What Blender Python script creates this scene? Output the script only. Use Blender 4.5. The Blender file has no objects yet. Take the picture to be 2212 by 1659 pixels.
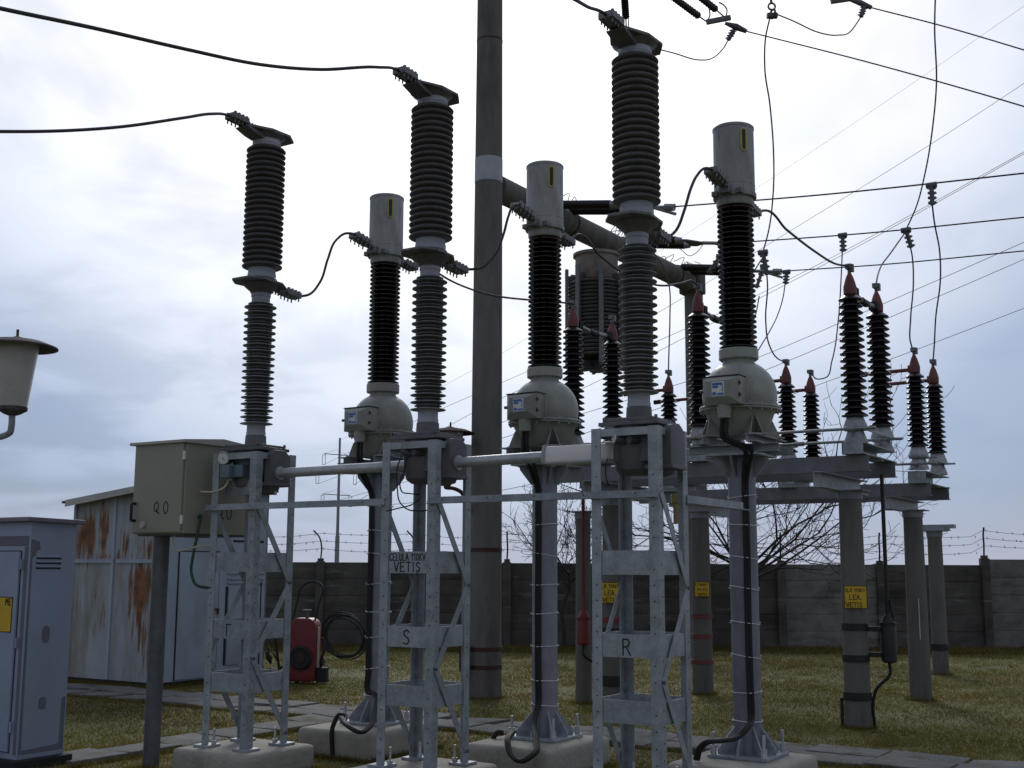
import bpy, bmesh, math, random
import numpy as np
from mathutils import Vector, Matrix
random.seed(7)
S = bpy.context.scene
COL = S.collection
R = math.radians
# ---------------------------------------------------------------- camera
F, TH, RO, EYE = 2600.0, 0.1523, 0.0044, 1.6          # focal length in units of a 2212-wide picture
fw = Vector((0, math.cos(TH), math.sin(TH)))
_u0 = Vector((0, -math.sin(TH), math.cos(TH))); _r0 = Vector((1, 0, 0))
cr = _r0*math.cos(RO) + _u0*math.sin(RO)
cu = -_r0*math.sin(RO) + _u0*math.cos(RO)
cam = bpy.data.cameras.new('camera'); co = bpy.data.objects.new('camera', cam); COL.objects.link(co)
m = Matrix(((cr.x, cu.x, -fw.x, 0), (cr.y, cu.y, -fw.y, 0), (cr.z, cu.z, -fw.z, EYE), (0, 0, 0, 1)))
co.matrix_world = m
cam.sensor_width = 36; cam.lens = F/2212*36; cam.clip_end = 3000; cam.clip_start = 0.05
S.camera = co

def ray(px, py): return fw*F + cr*(px-1106) - cu*(py-829.5)
def at(px, py, Y):
    d = ray(px, py); return Vector((0, 0, EYE)) + d*(Y/d.y)
def G(px, py, z=0.0):
    d = ray(px, py); return Vector((0, 0, EYE)) + d*((z-EYE)/d.z)
YAW = 0.562                                            # the bay runs at this angle to the view
U = Vector((math.cos(YAW), -math.sin(YAW), 0)); V = Vector((math.sin(YAW), math.cos(YAW), 0)); Z = Vector((0, 0, 1))
def uv(u, v, z=0.0): return U*u + V*v + Z*z

# ---------------------------------------------------------------- materials
MATS = {}
def mat(name, col, rough=.6, metal=0.0, var=.25, scale=6.0, bump=.0, bscale=40.0, tint=None, spec=.5, stretch=None, detail=6):
    ma = bpy.data.materials.new(name); ma.use_nodes = True
    nt = ma.node_tree; b = nt.nodes['Principled BSDF']
    b.inputs['Roughness'].default_value = rough; b.inputs['Metallic'].default_value = metal
    b.inputs['Specular IOR Level'].default_value = spec
    tc = nt.nodes.new('ShaderNodeTexCoord'); mp = nt.nodes.new('ShaderNodeMapping')
    nt.links.new(tc.outputs['Object'], mp.inputs[0])
    if stretch: mp.inputs['Scale'].default_value = stretch
    n = nt.nodes.new('ShaderNodeTexNoise'); n.inputs['Scale'].default_value = scale; n.inputs['Detail'].default_value = detail
    n.inputs['Roughness'].default_value = .65
    nt.links.new(mp.outputs[0], n.inputs['Vector'])
    rp = nt.nodes.new('ShaderNodeValToRGB'); c = Vector(col)
    t = Vector(tint) if tint else c*(1-var)
    rp.color_ramp.elements[0].position = .33; rp.color_ramp.elements[1].position = .68
    rp.color_ramp.elements[0].color = (*t, 1)
    rp.color_ramp.elements[1].color = (*(c*(1+var*.6)), 1)
    nt.links.new(n.outputs['Fac'], rp.inputs[0]); nt.links.new(rp.outputs[0], b.inputs['Base Color'])
    rr = nt.nodes.new('ShaderNodeMapRange'); rr.inputs[3].default_value = max(.05, rough-.12); rr.inputs[4].default_value = min(1, rough+.12)
    nt.links.new(n.outputs['Fac'], rr.inputs[0]); nt.links.new(rr.outputs[0], b.inputs['Roughness'])
    if bump:
        n2 = nt.nodes.new('ShaderNodeTexNoise'); n2.inputs['Scale'].default_value = bscale; n2.inputs['Detail'].default_value = 5
        nt.links.new(tc.outputs['Object'], n2.inputs['Vector'])
        bp = nt.nodes.new('ShaderNodeBump'); bp.inputs['Strength'].default_value = bump; bp.inputs['Distance'].default_value = .02
        nt.links.new(n2.outputs['Fac'], bp.inputs['Height']); nt.links.new(bp.outputs[0], b.inputs['Normal'])
    oi = nt.nodes.new('ShaderNodeObjectInfo'); vr = nt.nodes.new('ShaderNodeMapRange'); vr.inputs[3].default_value = .88; vr.inputs[4].default_value = 1.12
    hs = nt.nodes.new('ShaderNodeHueSaturation'); nt.links.new(oi.outputs['Random'], vr.inputs[0]); nt.links.new(vr.outputs[0], hs.inputs['Value'])
    nt.links.new(rp.outputs[0], hs.inputs['Color']); nt.links.new(hs.outputs[0], b.inputs['Base Color'])
    MATS[name] = ma
    return ma
def overlay(ma, col, scale, lo, hi, stretch=(1, 1, 1), rough=None, seed=0.0):
    """a second patchy layer (rust, dirt, moss) mixed over the base colour"""
    nt = ma.node_tree; b = nt.nodes['Principled BSDF']
    src = b.inputs['Base Color'].links[0].from_socket
    tc = nt.nodes.new('ShaderNodeTexCoord'); mp = nt.nodes.new('ShaderNodeMapping'); mp.inputs['Scale'].default_value = stretch
    mp.inputs['Location'].default_value = (seed, seed*.7, seed*.3)
    n = nt.nodes.new('ShaderNodeTexNoise'); n.inputs['Scale'].default_value = scale; n.inputs['Detail'].default_value = 7; n.inputs['Roughness'].default_value = .6
    mr = nt.nodes.new('ShaderNodeMapRange'); mr.inputs[1].default_value = lo; mr.inputs[2].default_value = hi
    mx = nt.nodes.new('ShaderNodeMix'); mx.data_type = 'RGBA'
    nt.links.new(tc.outputs['Object'], mp.inputs[0]); nt.links.new(mp.outputs[0], n.inputs['Vector']); nt.links.new(n.outputs['Fac'], mr.inputs[0])
    nt.links.new(mr.outputs[0], mx.inputs[0]); nt.links.new(src, mx.inputs[6]); mx.inputs[7].default_value = (*col, 1)
    nt.links.new(mx.outputs[2], b.inputs['Base Color'])

mat('galv', (.34, .375, .41), .5, .35, .3, 9, .08, 60)
overlay(MATS['galv'], (.44, .48, .52), 55, .55, .7)
overlay(MATS['galv'], (.22, .235, .25), 3.5, .58, .75, (1, 1, .5), seed=5)
mat('galv_bright', (.52, .54, .56), .4, .4, .2, 14, .06, 50)
mat('galv_column', (.25, .26, .31), .5, .3, .3, 5, .05, 50, stretch=(1, 1, .5))
mat('steel_dark', (.12, .125, .14), .55, .3, .3, 8, .05)
mat('housing_paint', (.13, .13, .145), .45, .1, .25, 7, .04)
mat('alu', (.33, .34, .36), .42, .55, .2, 20)
mat('clamp_alu', (.2, .205, .21), .5, .5, .35, 40)
mat('terminal_plate', (.16, .16, .165), .5, .4, .3, 15)
mat('silver_cover', (.72, .71, .69), .38, .1, .06, 5)
mat('shed_upper_shaded', (.095, .092, .096), .42, 0, .25, 10)  # same grey sheds as the lower ones, underside shade put into the colour
mat('shed_lower', (.23, .24, .25), .45, 0, .25, 10)
mat('flange_grey', (.36, .38, .44), .5, .05, .15, 12)
mat('porcelain_brown', (.022, .013, .012), .16, 0, .25, 9)
mat('porcelain_black', (.016, .012, .014), .22, 0, .25, 9)
mat('olive_paint', (.30, .315, .285), .38, 0, .18, 4, .02, 30)
overlay(MATS['olive_paint'], (.19, .20, .175), 3.2, .55, .8, (1, 1, .4))
overlay(MATS['olive_paint'], (.14, .14, .12), 10.0, .60, .74, (2, 2, .25), seed=4)
mat('cap_paint', (.36, .37, .375), .5, .1, .25, 5, .02, 30, stretch=(1, 1, .35))
overlay(MATS['cap_paint'], (.18, .185, .17), 4.0, .52, .75, (1, 1, .5), seed=3)
overlay(MATS['cap_paint'], (.13, .13, .115), 9.0, .60, .72, (2, 2, .22), seed=6)
mat('beige_paint', (.33, .32, .265), .45, 0, .08, 3)
mat('beige_lid', (.52, .51, .47), .45, 0, .1, 6)
mat('black', (.012, .012, .013), .5, 0, .2, 10)
mat('cable_black', (.010, .010, .012), .65, 0, .2, 10)
mat('conductor', (.05, .045, .05), .55, .2, .1, 4)
mat('white', (.75, .74, .7), .5, 0, .1, 10)
mat('tie_white', (.72, .74, .76), .45, 0, .1, 10)
mat('cream', (.55, .5, .4), .55, 0, .15, 10)
mat('yellow', (.65, .42, .02), .5, 0, .12, 8)
mat('yellow_ring', (.5, .48, .09), .45, 0, .35, 30)
mat('glass_dark', (.01, .008, .008), .1, 0, .1, 10)
mat('red', (.19, .016, .02), .45, 0, .25, 8)
mat('red_head', (.17, .045, .045), .5, 0, .3, 12)
mat('dark_red', (.055, .012, .012), .55, 0, .3, 8)
mat('copper_brown', (.07, .02, .018), .5, .2, .3, 12)
mat('green_hose', (.02, .07, .035), .5, 0, .2, 10)
mat('blue', (.05, .19, .52), .5, 0, .15, 8)
mat('blue_box', (.12, .17, .22), .5, 0, .15, 8)
mat('kiosk_paint', (.29, .345, .47), .5, 0, .10, 2.5, .03, 25)
mat('kiosk_primer', (.15, .15, .20), .6, 0, .15, 6)
mat('kiosk_lid', (.20, .18, .25), .5, 0, .15, 4)
mat('concrete_pole', (.15, .145, .138), .85, 0, .25, 5, .25, 60, stretch=(1, 1, .25))
overlay(MATS['concrete_pole'], (.07, .064, .058), 3.0, .5, .75, (1, 1, .2))
mat('concrete_block', (.36, .345, .30), .85, 0, .22, 3, .5, 35)
overlay(MATS['concrete_block'], (.2, .19, .14), 5, .58, .8, seed=2)
mat('white_band', (.38, .40, .45), .6, 0, .15, 5)
mat('slab', (.12, .122, .12), .9, 0, .25, 6, .3, 45)
overlay(MATS['slab'], (.06, .062, .035), 3.5, .53, .66, seed=4)
overlay(MATS['slab'], (.19, .19, .185), 1.5, .56, .66, seed=9)
mat('wall_concrete', (.095, .088, .078), .9, 0, .4, 1.6, .5, 25)
overlay(MATS['wall_concrete'], (.19, .18, .165), 2.4, .60, .70, (.35, 1, 2.6), seed=7)
overlay(MATS['wall_concrete'], (.035, .032, .028), 1.3, .5, .7, (.5, 1, 1.6), seed=1)
mat('wall_pale', (.20, .195, .18), .9, 0, .3, 3, .5, 25)
overlay(MATS['wall_pale'], (.06, .055, .045), 2.0, .52, .72, (.4, 1, 1.6), seed=5)
mat('shed_paint', (.38, .45, .56), .55, 0, .14, 2.0, .03, 20)
overlay(MATS['shed_paint'], (.26, .28, .29), 1.5, .5, .75, (1, 1, .5), seed=8)
mat('shed_rusty', (.38, .42, .47), .6, 0, .14, 2.0, .03, 20)
overlay(MATS['shed_rusty'], (.22, .20, .17), 1.6, .48, .74, (2.2, 2.2, .5), seed=4)
def rust_patches(ma, spots, col):
    nt = ma.node_tree; b = nt.nodes['Principled BSDF']; src = b.inputs['Base Color'].links[0].from_socket
    def node(op, a, b_=None):
        q = nt.nodes.new('ShaderNodeMath'); q.operation = op
        for i, x in enumerate((a, b_)):
            if x is None: continue
            if isinstance(x, (int, float)): q.inputs[i].default_value = x
            else: nt.links.new(x, q.inputs[i])
        return q.outputs[0]
    tc = nt.nodes.new('ShaderNodeTexCoord'); sp = nt.nodes.new('ShaderNodeSeparateXYZ'); nt.links.new(tc.outputs['Object'], sp.inputs[0])
    mp = nt.nodes.new('ShaderNodeMapping'); mp.inputs['Scale'].default_value = (9, 9, 1.1); nt.links.new(tc.outputs['Object'], mp.inputs[0])
    n = nt.nodes.new('ShaderNodeTexNoise'); n.inputs['Scale'].default_value = 1.6; n.inputs['Detail'].default_value = 8; n.inputs['Roughness'].default_value = .62; nt.links.new(mp.outputs[0], n.inputs['Vector'])
    best = None
    for cx, cz, rx, rz, wgt in spots:
        dx = node('DIVIDE', node('SUBTRACT', sp.outputs['X'], cx), rx); dz = node('DIVIDE', node('SUBTRACT', sp.outputs['Z'], cz), rz)
        f = node('MULTIPLY', node('SUBTRACT', 1.0, node('SQRT', node('ADD', node('MULTIPLY', dx, dx), node('MULTIPLY', dz, dz)))), wgt)
        best = f if best is None else node('MAXIMUM', best, f)
    best = node('MAXIMUM', best, -.9)
    t = node('ADD', node('MULTIPLY', best, .30), n.outputs['Fac'])
    mr = nt.nodes.new('ShaderNodeMapRange'); mr.inputs[1].default_value = .53; mr.inputs[2].default_value = .68; nt.links.new(t, mr.inputs[0])
    n2 = nt.nodes.new('ShaderNodeTexNoise'); n2.inputs['Scale'].default_value = 7; n2.inputs['Detail'].default_value = 6; nt.links.new(tc.outputs['Object'], n2.inputs['Vector'])
    rc = nt.nodes.new('ShaderNodeValToRGB'); rc.color_ramp.elements[0].color = (*[c*.5 for c in col], 1); rc.color_ramp.elements[1].color = (*[c*1.3 for c in col], 1); rc.color_ramp.elements[0].position = .35; rc.color_ramp.elements[1].position = .65
    nt.links.new(n2.outputs['Fac'], rc.inputs[0]); mx = nt.nodes.new('ShaderNodeMix'); mx.data_type = 'RGBA'; nt.links.new(mr.outputs[0], mx.inputs[0]); nt.links.new(src, mx.inputs[6]); nt.links.new(rc.outputs[0], mx.inputs[7])
    nt.links.new(mx.outputs[2], b.inputs['Base Color'])
rust_patches(MATS['shed_rusty'], [(-1.55, 2.05, .26, .50, 1), (-1.20, 2.15, .16, .45, .9), (-.38, 1.42, .34, .30, 1.1), (-1.75, 1.9, .10, .3, .5), (-.40, 1.25, .26, .62, 1.1), (-.30, .7, .14, .6, .7), (-.72, 1.9, .10, .3, .6), (-.25, 1.85, .30, .22, .7), (-1.05, 1.75, .6, .07, .5), (-1.35, 1.2, .25, .3, .15), (-1.92, 1.2, .06, 1.4, .6)], (.20, .078, .026))
mat('roof_sheet', (.5, .49, .47), .6, .2, .25, 3)
mat('rust', (.12, .06, .035), .85, .1, .45, 9, .2, 40)
mat('trap_rust', (.30, .255, .24), .7, .2, .35, 4, .1, 30)
mat('trap_coil', (.14, .14, .145), .45, .5, .25, 12)
mat('lamp_hat', (.10, .09, .10), .85, 0, .5, 12, spec=.2)
mat('lime_yellow', (.42, .34, .13), .55, 0, .2, 8)
mat('galv_beam', (.20, .21, .23), .5, .25, .25, 5)
mat('galv_pipe', (.46, .48, .51), .36, .45, .25, 16, .05, 60)
mat('lamp_hat_brown', (.045, .02, .024), .9, 0, .4, 12, spec=.15)
mat('lamp_bowl', (.44, .42, .40), .3, 0, .12, 4)
mat('lamp_pipe', (.30, .32, .37), .5, .2, .3, 10)
mat('bark', (.05, .042, .036), .9, 0, .4, 12)
mat('far_steel_hazed', (.27, .29, .33), .6, .2, .1, 1)  # lightened: distance haze is painted into this colour
mat('tyre', (.016, .016, .017), .75, 0, .2, 10)
mat('junk', (.02, .019, .018), .9, 0, .4, 8)
mat('wire_rust', (.04, .03, .03), .7, .3, .2, 10)
mat('ink', (.012, .012, .014), .6, 0, .1, 10)
mat('ground_soil', (.135, .125, .036), .95, 0, .5, 1.3, .6, 18, tint=(.07, .056, .022))
overlay(MATS['ground_soil'], (.085, .095, .02), .45, .42, .62, seed=3)

# ---------------------------------------------------------------- mesh builder
class MB:
    def __init__(s, T=None): s.v = []; s.f = []; s.mi = []; s.T = T or Matrix(); s.slot = 0
    def add(s, vs, fs):
        o = len(s.v); s.v += [tuple(s.T @ Vector(p)) for p in vs]
        s.f += [tuple(i+o for i in f) for f in fs]; s.mi += [s.slot]*len(fs); return s
    def box(s, c, d, ax=None):
        c = Vector(c); X, Y, W = ax or (Vector((1, 0, 0)), Vector((0, 1, 0)), Z)
        X = X*(d[0]/2); Y = Y*(d[1]/2); W = W*(d[2]/2)
        vs = [c+X*i+Y*j+W*k for k in (-1, 1) for j in (-1, 1) for i in (-1, 1)]
        return s.add(vs, [(0, 2, 3, 1), (4, 5, 7, 6), (0, 1, 5, 4), (2, 6, 7, 3), (0, 4, 6, 2), (1, 3, 7, 5)])
    def bar(s, a, b, w, h, up=Z):
        a = Vector(a); b = Vector(b); d = (b-a); L = d.length; d.normalize()
        y = Vector(up).cross(d)
        if y.length < 1e-4: y = Vector((1, 0, 0)).cross(d)
        y.normalize(); z = d.cross(y)
        return s.box((a+b)/2, (L, w, h), (d, y, z))
    def angle(s, a, b, n1, n2, w, t=.007):
        """L section: two flanges of width w starting at the line a-b and running along n1 and n2"""
        a = Vector(a); b = Vector(b); n1 = Vector(n1).normalized(); n2 = Vector(n2).normalized()
        d = (b-a); L = d.length; d = d.normalized(); c = (a+b)/2
        s.box(c+n1*(w/2)+n2*(t/2), (L, w, t), (d, n1, n2))
        s.box(c+n2*(w/2+t/2)+n1*(t/2), (L, t, w-t), (d, n1, n2)); return s
    def channel(s, a, b, w, h, out, t=.009):
        """U section lying along a-b: web vertical, height h, flanges of width w pointing to 'out'"""
        a = Vector(a); b = Vector(b); d = (b-a); L = d.length; d = d.normalized(); o = Vector(out).normalized(); c = (a+b)/2
        s.box(c+o*t/2, (L, t, h), (d, o, Z))
        for k in (-1, 1): s.box(c+o*(w/2+t/2)+Z*k*(h/2-t/2), (L, w-t, t), (d, o, Z))
        return s
    def lathe(s, prof, n=32, c=(0, 0, 0), closed=True):
        c = Vector(c); vs = []; fs = []
        for r, z in prof:
            for i in range(n):
                a = 2*math.pi*i/n; vs.append(c+Vector((r*math.cos(a), r*math.sin(a), z)))
        for j in range(len(prof)-1):
            for i in range(n):
                k = (i+1) % n; fs.append((j*n+i, j*n+k, (j+1)*n+k, (j+1)*n+i))
        if closed:
            fs.append(tuple(range(n-1, -1, -1))); o = (len(prof)-1)*n; fs.append(tuple(range(o, o+n)))
        return s.add(vs, fs)
    def cyl(s, a, b, r0, r1=None, n=16):
        return s.tube([a, b], [r0, r0 if r1 is None else r1], n)
    def tube(s, pts, r, n=8, caps=True):
        pts = [Vector(p) for p in pts]; N = len(pts)
        rs = r if isinstance(r, (list, tuple)) else [r]*N
        vs = []; fs = []; prev = None
        for i, p in enumerate(pts):
            d = (pts[min(i+1, N-1)]-pts[max(i-1, 0)])
            d = d.normalized() if d.length > 1e-9 else Vector((0, 0, 1))
            if prev is None:
                x = Vector((0, 0, 1)).cross(d)
                if x.length < 1e-3: x = Vector((1, 0, 0)).cross(d)
            else: x = prev-d*prev.dot(d)
            x.normalize(); prev = x; y = d.cross(x)
            for k in range(n):
                a = 2*math.pi*k/n; vs.append(p+(x*math.cos(a)+y*math.sin(a))*rs[i])
        for j in range(N-1):
            for k in range(n):
                q = (k+1) % n; fs.append((j*n+k, j*n+q, (j+1)*n+q, (j+1)*n+k))
        if caps:
            fs.append(tuple(range(n-1, -1, -1))); o = (N-1)*n; fs.append(tuple(range(o, o+n)))
        return s.add(vs, fs)
    def poly(s, pts, ext):
        """a flat outline given thickness by the vector ext"""
        n = len(pts); e = Vector(ext); p = [Vector(q) for q in pts]
        vs = p+[q+e for q in p]
        fs = [tuple(range(n-1, -1, -1)), tuple(range(n, 2*n))]+[(i, (i+1) % n, n+(i+1) % n, n+i) for i in range(n)]
        return s.add(vs, fs)
    def ring(s, c, ax, Rr, r, n=28, k=6, a0=0, a1=2*math.pi, up=None):
        ax = Vector(ax).normalized(); x = ax.orthogonal().normalized() if up is None else Vector(up).normalized(); y = ax.cross(x)
        full = abs(a1-a0-2*math.pi) < 1e-6
        pts = [Vector(c)+(x*math.cos(a0+(a1-a0)*i/n)+y*math.sin(a0+(a1-a0)*i/n))*Rr for i in range(n+1)]
        return s.tube(pts, r, k, caps=not full)
    def build(s, name, ma, parent=None, origin=None, bevel=0.0, smooth=True, angle=38):
        me = bpy.data.meshes.new(name)
        v = s.v
        if origin is not None: o = Vector(origin); v = [(x-o.x, y-o.y, z-o.z) for x, y, z in v]
        me.from_pydata(v, [], s.f)
        mats = ma if isinstance(ma, (list, tuple)) else [ma]
        for q in mats: me.materials.append(MATS[q])
        if len(mats) > 1: me.polygons.foreach_set('material_index', s.mi)
        bm = bmesh.new(); bm.from_mesh(me)
        bmesh.ops.recalc_face_normals(bm, faces=bm.faces)
        if bevel:
            es = [e for e in bm.edges if len(e.link_faces) == 2 and e.calc_face_angle(0) > .6]
            bmesh.ops.bevel(bm, geom=es, offset=bevel, segments=3, affect='EDGES', profile=.6, clamp_overlap=True)
        bm.to_mesh(me); bm.free()
        if smooth:
            me.polygons.foreach_set('use_smooth', [True]*len(me.polygons)); me.set_sharp_from_angle(angle=R(angle))
        ob = bpy.data.objects.new(name, me); COL.objects.link(ob)
        if parent: ob.parent = parent
        if origin is not None: ob.location = origin
        return ob
def tag(o, label, cat, group=None, kind=None):
    if label: o['label'] = label
    if cat: o['category'] = cat
    if group: o['group'] = group
    if kind: o['kind'] = kind
    return o
def empty(name, loc, rz=0.0):
    e = bpy.data.objects.new(name, None); COL.objects.link(e); e.location = loc; e.rotation_euler = (0, 0, rz); e.empty_display_size = .2
    return e
def copy_tree(o, loc=None, parent=None):
    c = o.copy(); COL.objects.link(c)
    if parent: c.parent = parent
    if loc is not None: c.location = loc
    for ch in list(o.children): copy_tree(ch, None, c)
    return c
def catmull(P, n=8):
    """smooth curve through the points; tangents weighted by chord length so uneven spacing does not overshoot"""
    P = [Vector(p) for p in P]; N = len(P); d = [max(1e-6, (P[i+1]-P[i]).length) for i in range(N-1)]
    sl = [(P[i+1]-P[i])/d[i] for i in range(N-1)]
    T = [sl[0]]+[(sl[i-1]*d[i]+sl[i]*d[i-1])/(d[i-1]+d[i]) for i in range(1, N-1)]+[sl[-1]]
    out = []
    for i in range(N-1):
        for k in range(n):
            t = k/n; t2 = t*t; t3 = t2*t
            out.append(P[i]*(2*t3-3*t2+1)+T[i]*d[i]*(t3-2*t2+t)+P[i+1]*(3*t2-2*t3)+T[i+1]*d[i]*(t3-t2))
    out.append(P[-1]); return out
def sheds(z0, z1, n, rc, Ra, Rb=None, small=None, round_=False):
    Rb = Ra if Rb is None else Rb; out = []; p = (z1-z0)/n
    for i in range(n):
        z = z0+p*i; Rr = Ra+(Rb-Ra)*i/max(1, n-1); q = p*.5 if small else p
        if round_: out += [(rc, z+.02*q), (Rr-.010, z+.12*q), (Rr-.002, z+.24*q), (Rr, z+.38*q), (Rr-.006, z+.55*q), (rc+.006, z+.9*q)]
        else: out += [(rc, z+.05*q), (Rr-.012, z+.16*q), (Rr, z+.2*q), (Rr-.001, z+.34*q), (rc+.012, z+.85*q)]
        if small:
            r2 = Rr-small
            out += [(rc, z+q), (r2-.010, z+1.2*q), (r2, z+1.24*q), (r2-.001, z+1.36*q), (rc+.01, z+1.8*q)]
    return out
# ------------------------------------------------ hand lettering, strokes in a box one unit high
GL = {'C': [[(.6, .85), (.4, 1), (.15, .9), (.02, .6), (.05, .25), (.25, .02), (.5, .05), (.62, .2)]],
      'E': [[(.6, 1), (.05, 1), (.05, 0), (.6, 0)], [(.05, .5), (.48, .52)]], 'L': [[(.08, 1), (.05, 0), (.55, 0)]],
      'U': [[(.05, 1), (.06, .25), (.25, 0), (.45, .05), (.58, .3), (.6, 1)]], 'A': [[(.0, 0), (.3, 1), (.62, 0)], [(.12, .36), (.5, .36)]],
      '1': [[(.05, .75), (.28, 1), (.28, 0)]], '0': [[(.3, 1), (.08, .8), (.04, .4), (.2, .02), (.4, .03), (.55, .3), (.54, .75), (.3, 1)]],
      'K': [[(.06, 1), (.06, 0)], [(.56, 1), (.08, .45), (.6, 0)]], 'V': [[(.0, 1), (.3, 0), (.6, 1)]], 'T': [[(0, 1), (.62, 1)], [(.3, 1), (.3, 0)]],
      'I': [[(.12, 1), (.12, 0)]], 'S': [[(.55, .85), (.35, 1), (.1, .88), (.12, .62), (.45, .42), (.55, .2), (.35, 0), (.05, .1)]],
      'R': [[(.06, 0), (.06, 1), (.4, .98), (.52, .78), (.4, .55), (.08, .5)], [(.28, .5), (.58, 0)]],
      'N': [[(.05, 0), (.05, 1), (.55, 0), (.55, 1)]], 'F': [[(.06, 0), (.06, 1), (.58, 1)], [(.06, .52), (.46, .52)]],
      'M': [[(.03, 0), (.08, 1), (.34, .4), (.6, 1), (.65, 0)]], 'Q': [[(.35, .98), (.1, .85), (.03, .5), (.15, .2), (.4, .2), (.56, .5), (.5, .85), (.3, .98)], [(.3, .38), (.5, .08), (.75, .04)]],
      'G': [[(.02, 1), (.6, 1)], [(.08, 1), (.07, 0)]], '.': [[(.08, .0), (.12, .04)]], '-': [[(.05, .5), (.4, .5)]], ',': [[(.25, -.1), (.2, -.22)]],
      'P': [[(.06, 0), (.06, 1), (.4, .98), (.52, .76), (.4, .5), (.08, .46)]], ' ': []}
def letters(mb, txt, o, x, up, nrm, h, w=None, sp=.22, thick=.0022, xs=1.0):
    o = Vector(o); x = Vector(x).normalized(); up = Vector(up).normalized(); nrm = Vector(nrm).normalized(); w = w or h*.11; cx = 0
    for ch in txt:
        for st in GL[ch]:
            for a, b in zip(st[:-1], st[1:]):
                A = o+x*((cx+a[0])*h*xs)+up*(a[1]*h); B = o+x*((cx+b[0])*h*xs)+up*(b[1]*h); d = B-A; L = d.length
                if L < 1e-6: continue
                d.normalize(); mb.box((A+B)/2+nrm*(thick/2-.0004), (L+w*.8, w, thick), (d, nrm.cross(d), nrm))
        cx += {' ': .35, '.': .2, 'I': .25, ',': .0, '-': .5, 'M': .72, 'Q': .8, '1': .38}.get(ch, .62)+sp
    return cx*h

# ================================================================ SETTING
gm = MB()
n = 60; xs = np.linspace(-1, 1, n+1); xs = np.sign(xs)*np.abs(xs)**2.2*420
vs = []
for j in range(n+1):
    for i in range(n+1):
        x, y = xs[i], xs[j]+14
        hgt = .0
        vs.append((x, y, hgt))
gm.add(vs, [(j*(n+1)+i, j*(n+1)+i+1, (j+1)*(n+1)+i+1, (j+1)*(n+1)+i) for j in range(n) for i in range(n)])
tag(gm.build('ground', 'ground_soil'), None, None, kind='structure')

def slab_path(name, u0, u1, v0, v1, along_u, step):
    mb = MB(); L0, L1 = (u0, u1) if along_u else (v0, v1); p = L0; rnd = random.Random(3)
    while p < L1-.05:
        q = min(p+step, L1); g = .012; dz = rnd.uniform(-.006, .008); tl = rnd.uniform(-.012, .012)
        a, b, c, d = (p+g, q-g, v0+g, v1-g) if along_u else (u0+g, u1-g, p+g, q-g)
        halves = [(c, (c+d)/2-g), ((c+d)/2+g, d)] if along_u else [(c, d)]
        for c2, d2 in halves:
            dz = rnd.uniform(-.010, .016); tl = rnd.uniform(-.02, .02)
            top = [uv(a, c2, .035+dz+tl), uv(b, c2, .035+dz-tl), uv(b, d2, .035+dz-tl*.5), uv(a, d2, .035+dz+tl)]
            bot = [Vector((t.x, t.y, -.03)) for t in top]
            mb.add(bot+top, [(3, 2, 1, 0), (4, 5, 6, 7), (0, 1, 5, 4), (1, 2, 6, 5), (2, 3, 7, 6), (3, 0, 4, 7)])
        p = q
    return tag(mb.build(name, 'slab', bevel=.012), None, None, kind='structure')
slab_path('slab_path', -14.2, 3.0, 10.12, 11.05, True, .66)
slab_path('slab_path', -8.86, -8.32, 5.4, 10.08, False, .6)

# ---------------------------------------------------------------- boundary wall with barbed wire
WY = 25.55
wall = empty('boundary_wall', (0, WY, 0)); tag(wall, 'dark prefabricated concrete panel wall topped with barbed wire along the far side of the yard', 'wall')
def wx(px): return (px-1106)/2600*25.4
posts = [wx(k) for k in (-330, -120, 90, 292, 495, 697, 898, 1097, 1295, 1490, 1684, 1897, 2122, 2330, 2545)]
rnd = random.Random(11)
for i, (a, b) in enumerate(zip(posts[:-1], posts[1:])):
    top = 1.72 if i < 12 else 1.84
    mb = MB(); hh = top/5
    for k in range(5):
        mb.box(((a+b)/2, rnd.uniform(-.012, .012), hh*k+hh/2), (b-a-.16, .06, hh-.004))
    mb.box(((a+b)/2, .045, top/2-.01), (b-a-.1, .03, top-.04))
    pale = i in (10, 12, 13)
    w = mb.build('panel', 'wall_pale' if pale else 'wall_concrete', wall, bevel=.008)
    if pale: w['label'] = 'paler concrete panels'
for i, a in enumerate(posts):
    top = 1.74 if i < 12 else 1.86
    mb = MB(); mb.box((a, -.03, top/2), (.17, .17, top)); mb.box((a, -.03, top+.03), (.12, .12, .06))
    mb.build('wall_post', 'wall_concrete', wall, bevel=.012)
    mb = MB(); bend = -.16 if i < 7 else 0.0
    mb.tube(catmull([(a, -.03, top+.05), (a+.01, -.03, top+.3), (a+bend*.25, -.05, top+.5), (a+bend, -.1, top+.64)], 4), .018, 6)
    mb.build('wire_bracket', 'wire_rust', wall)
for k, zz in enumerate((.26, .42, .58)):
    mb = MB(); pts = []
    for i, (a, b) in enumerate(zip(posts[:-1], posts[1:])):
        base = 1.74 if i < 12 else 1.86
        for t in np.linspace(0, 1, 9)[:-1]:
            pts.append((a+(b-a)*t, -.05, base+zz-.06*math.sin(math.pi*t)*(1+.4*math.sin(i*3.1+k))))
    mb.tube(pts, .0042, 4)
    for i, p in enumerate(pts):
        q = Vector(p)+Vector((rnd.uniform(0, .2), 0, 0)); s = .028
        mb.bar(q+Vector((-.01, 0, s)), q+Vector((.01, 0, -s)), .006, .006); mb.bar(q+Vector((.02, s, s*.6)), q+Vector((.0, -s, -s*.6)), .006, .006)
    mb.build('barbed_wire', 'wire_rust', wall)

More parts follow.
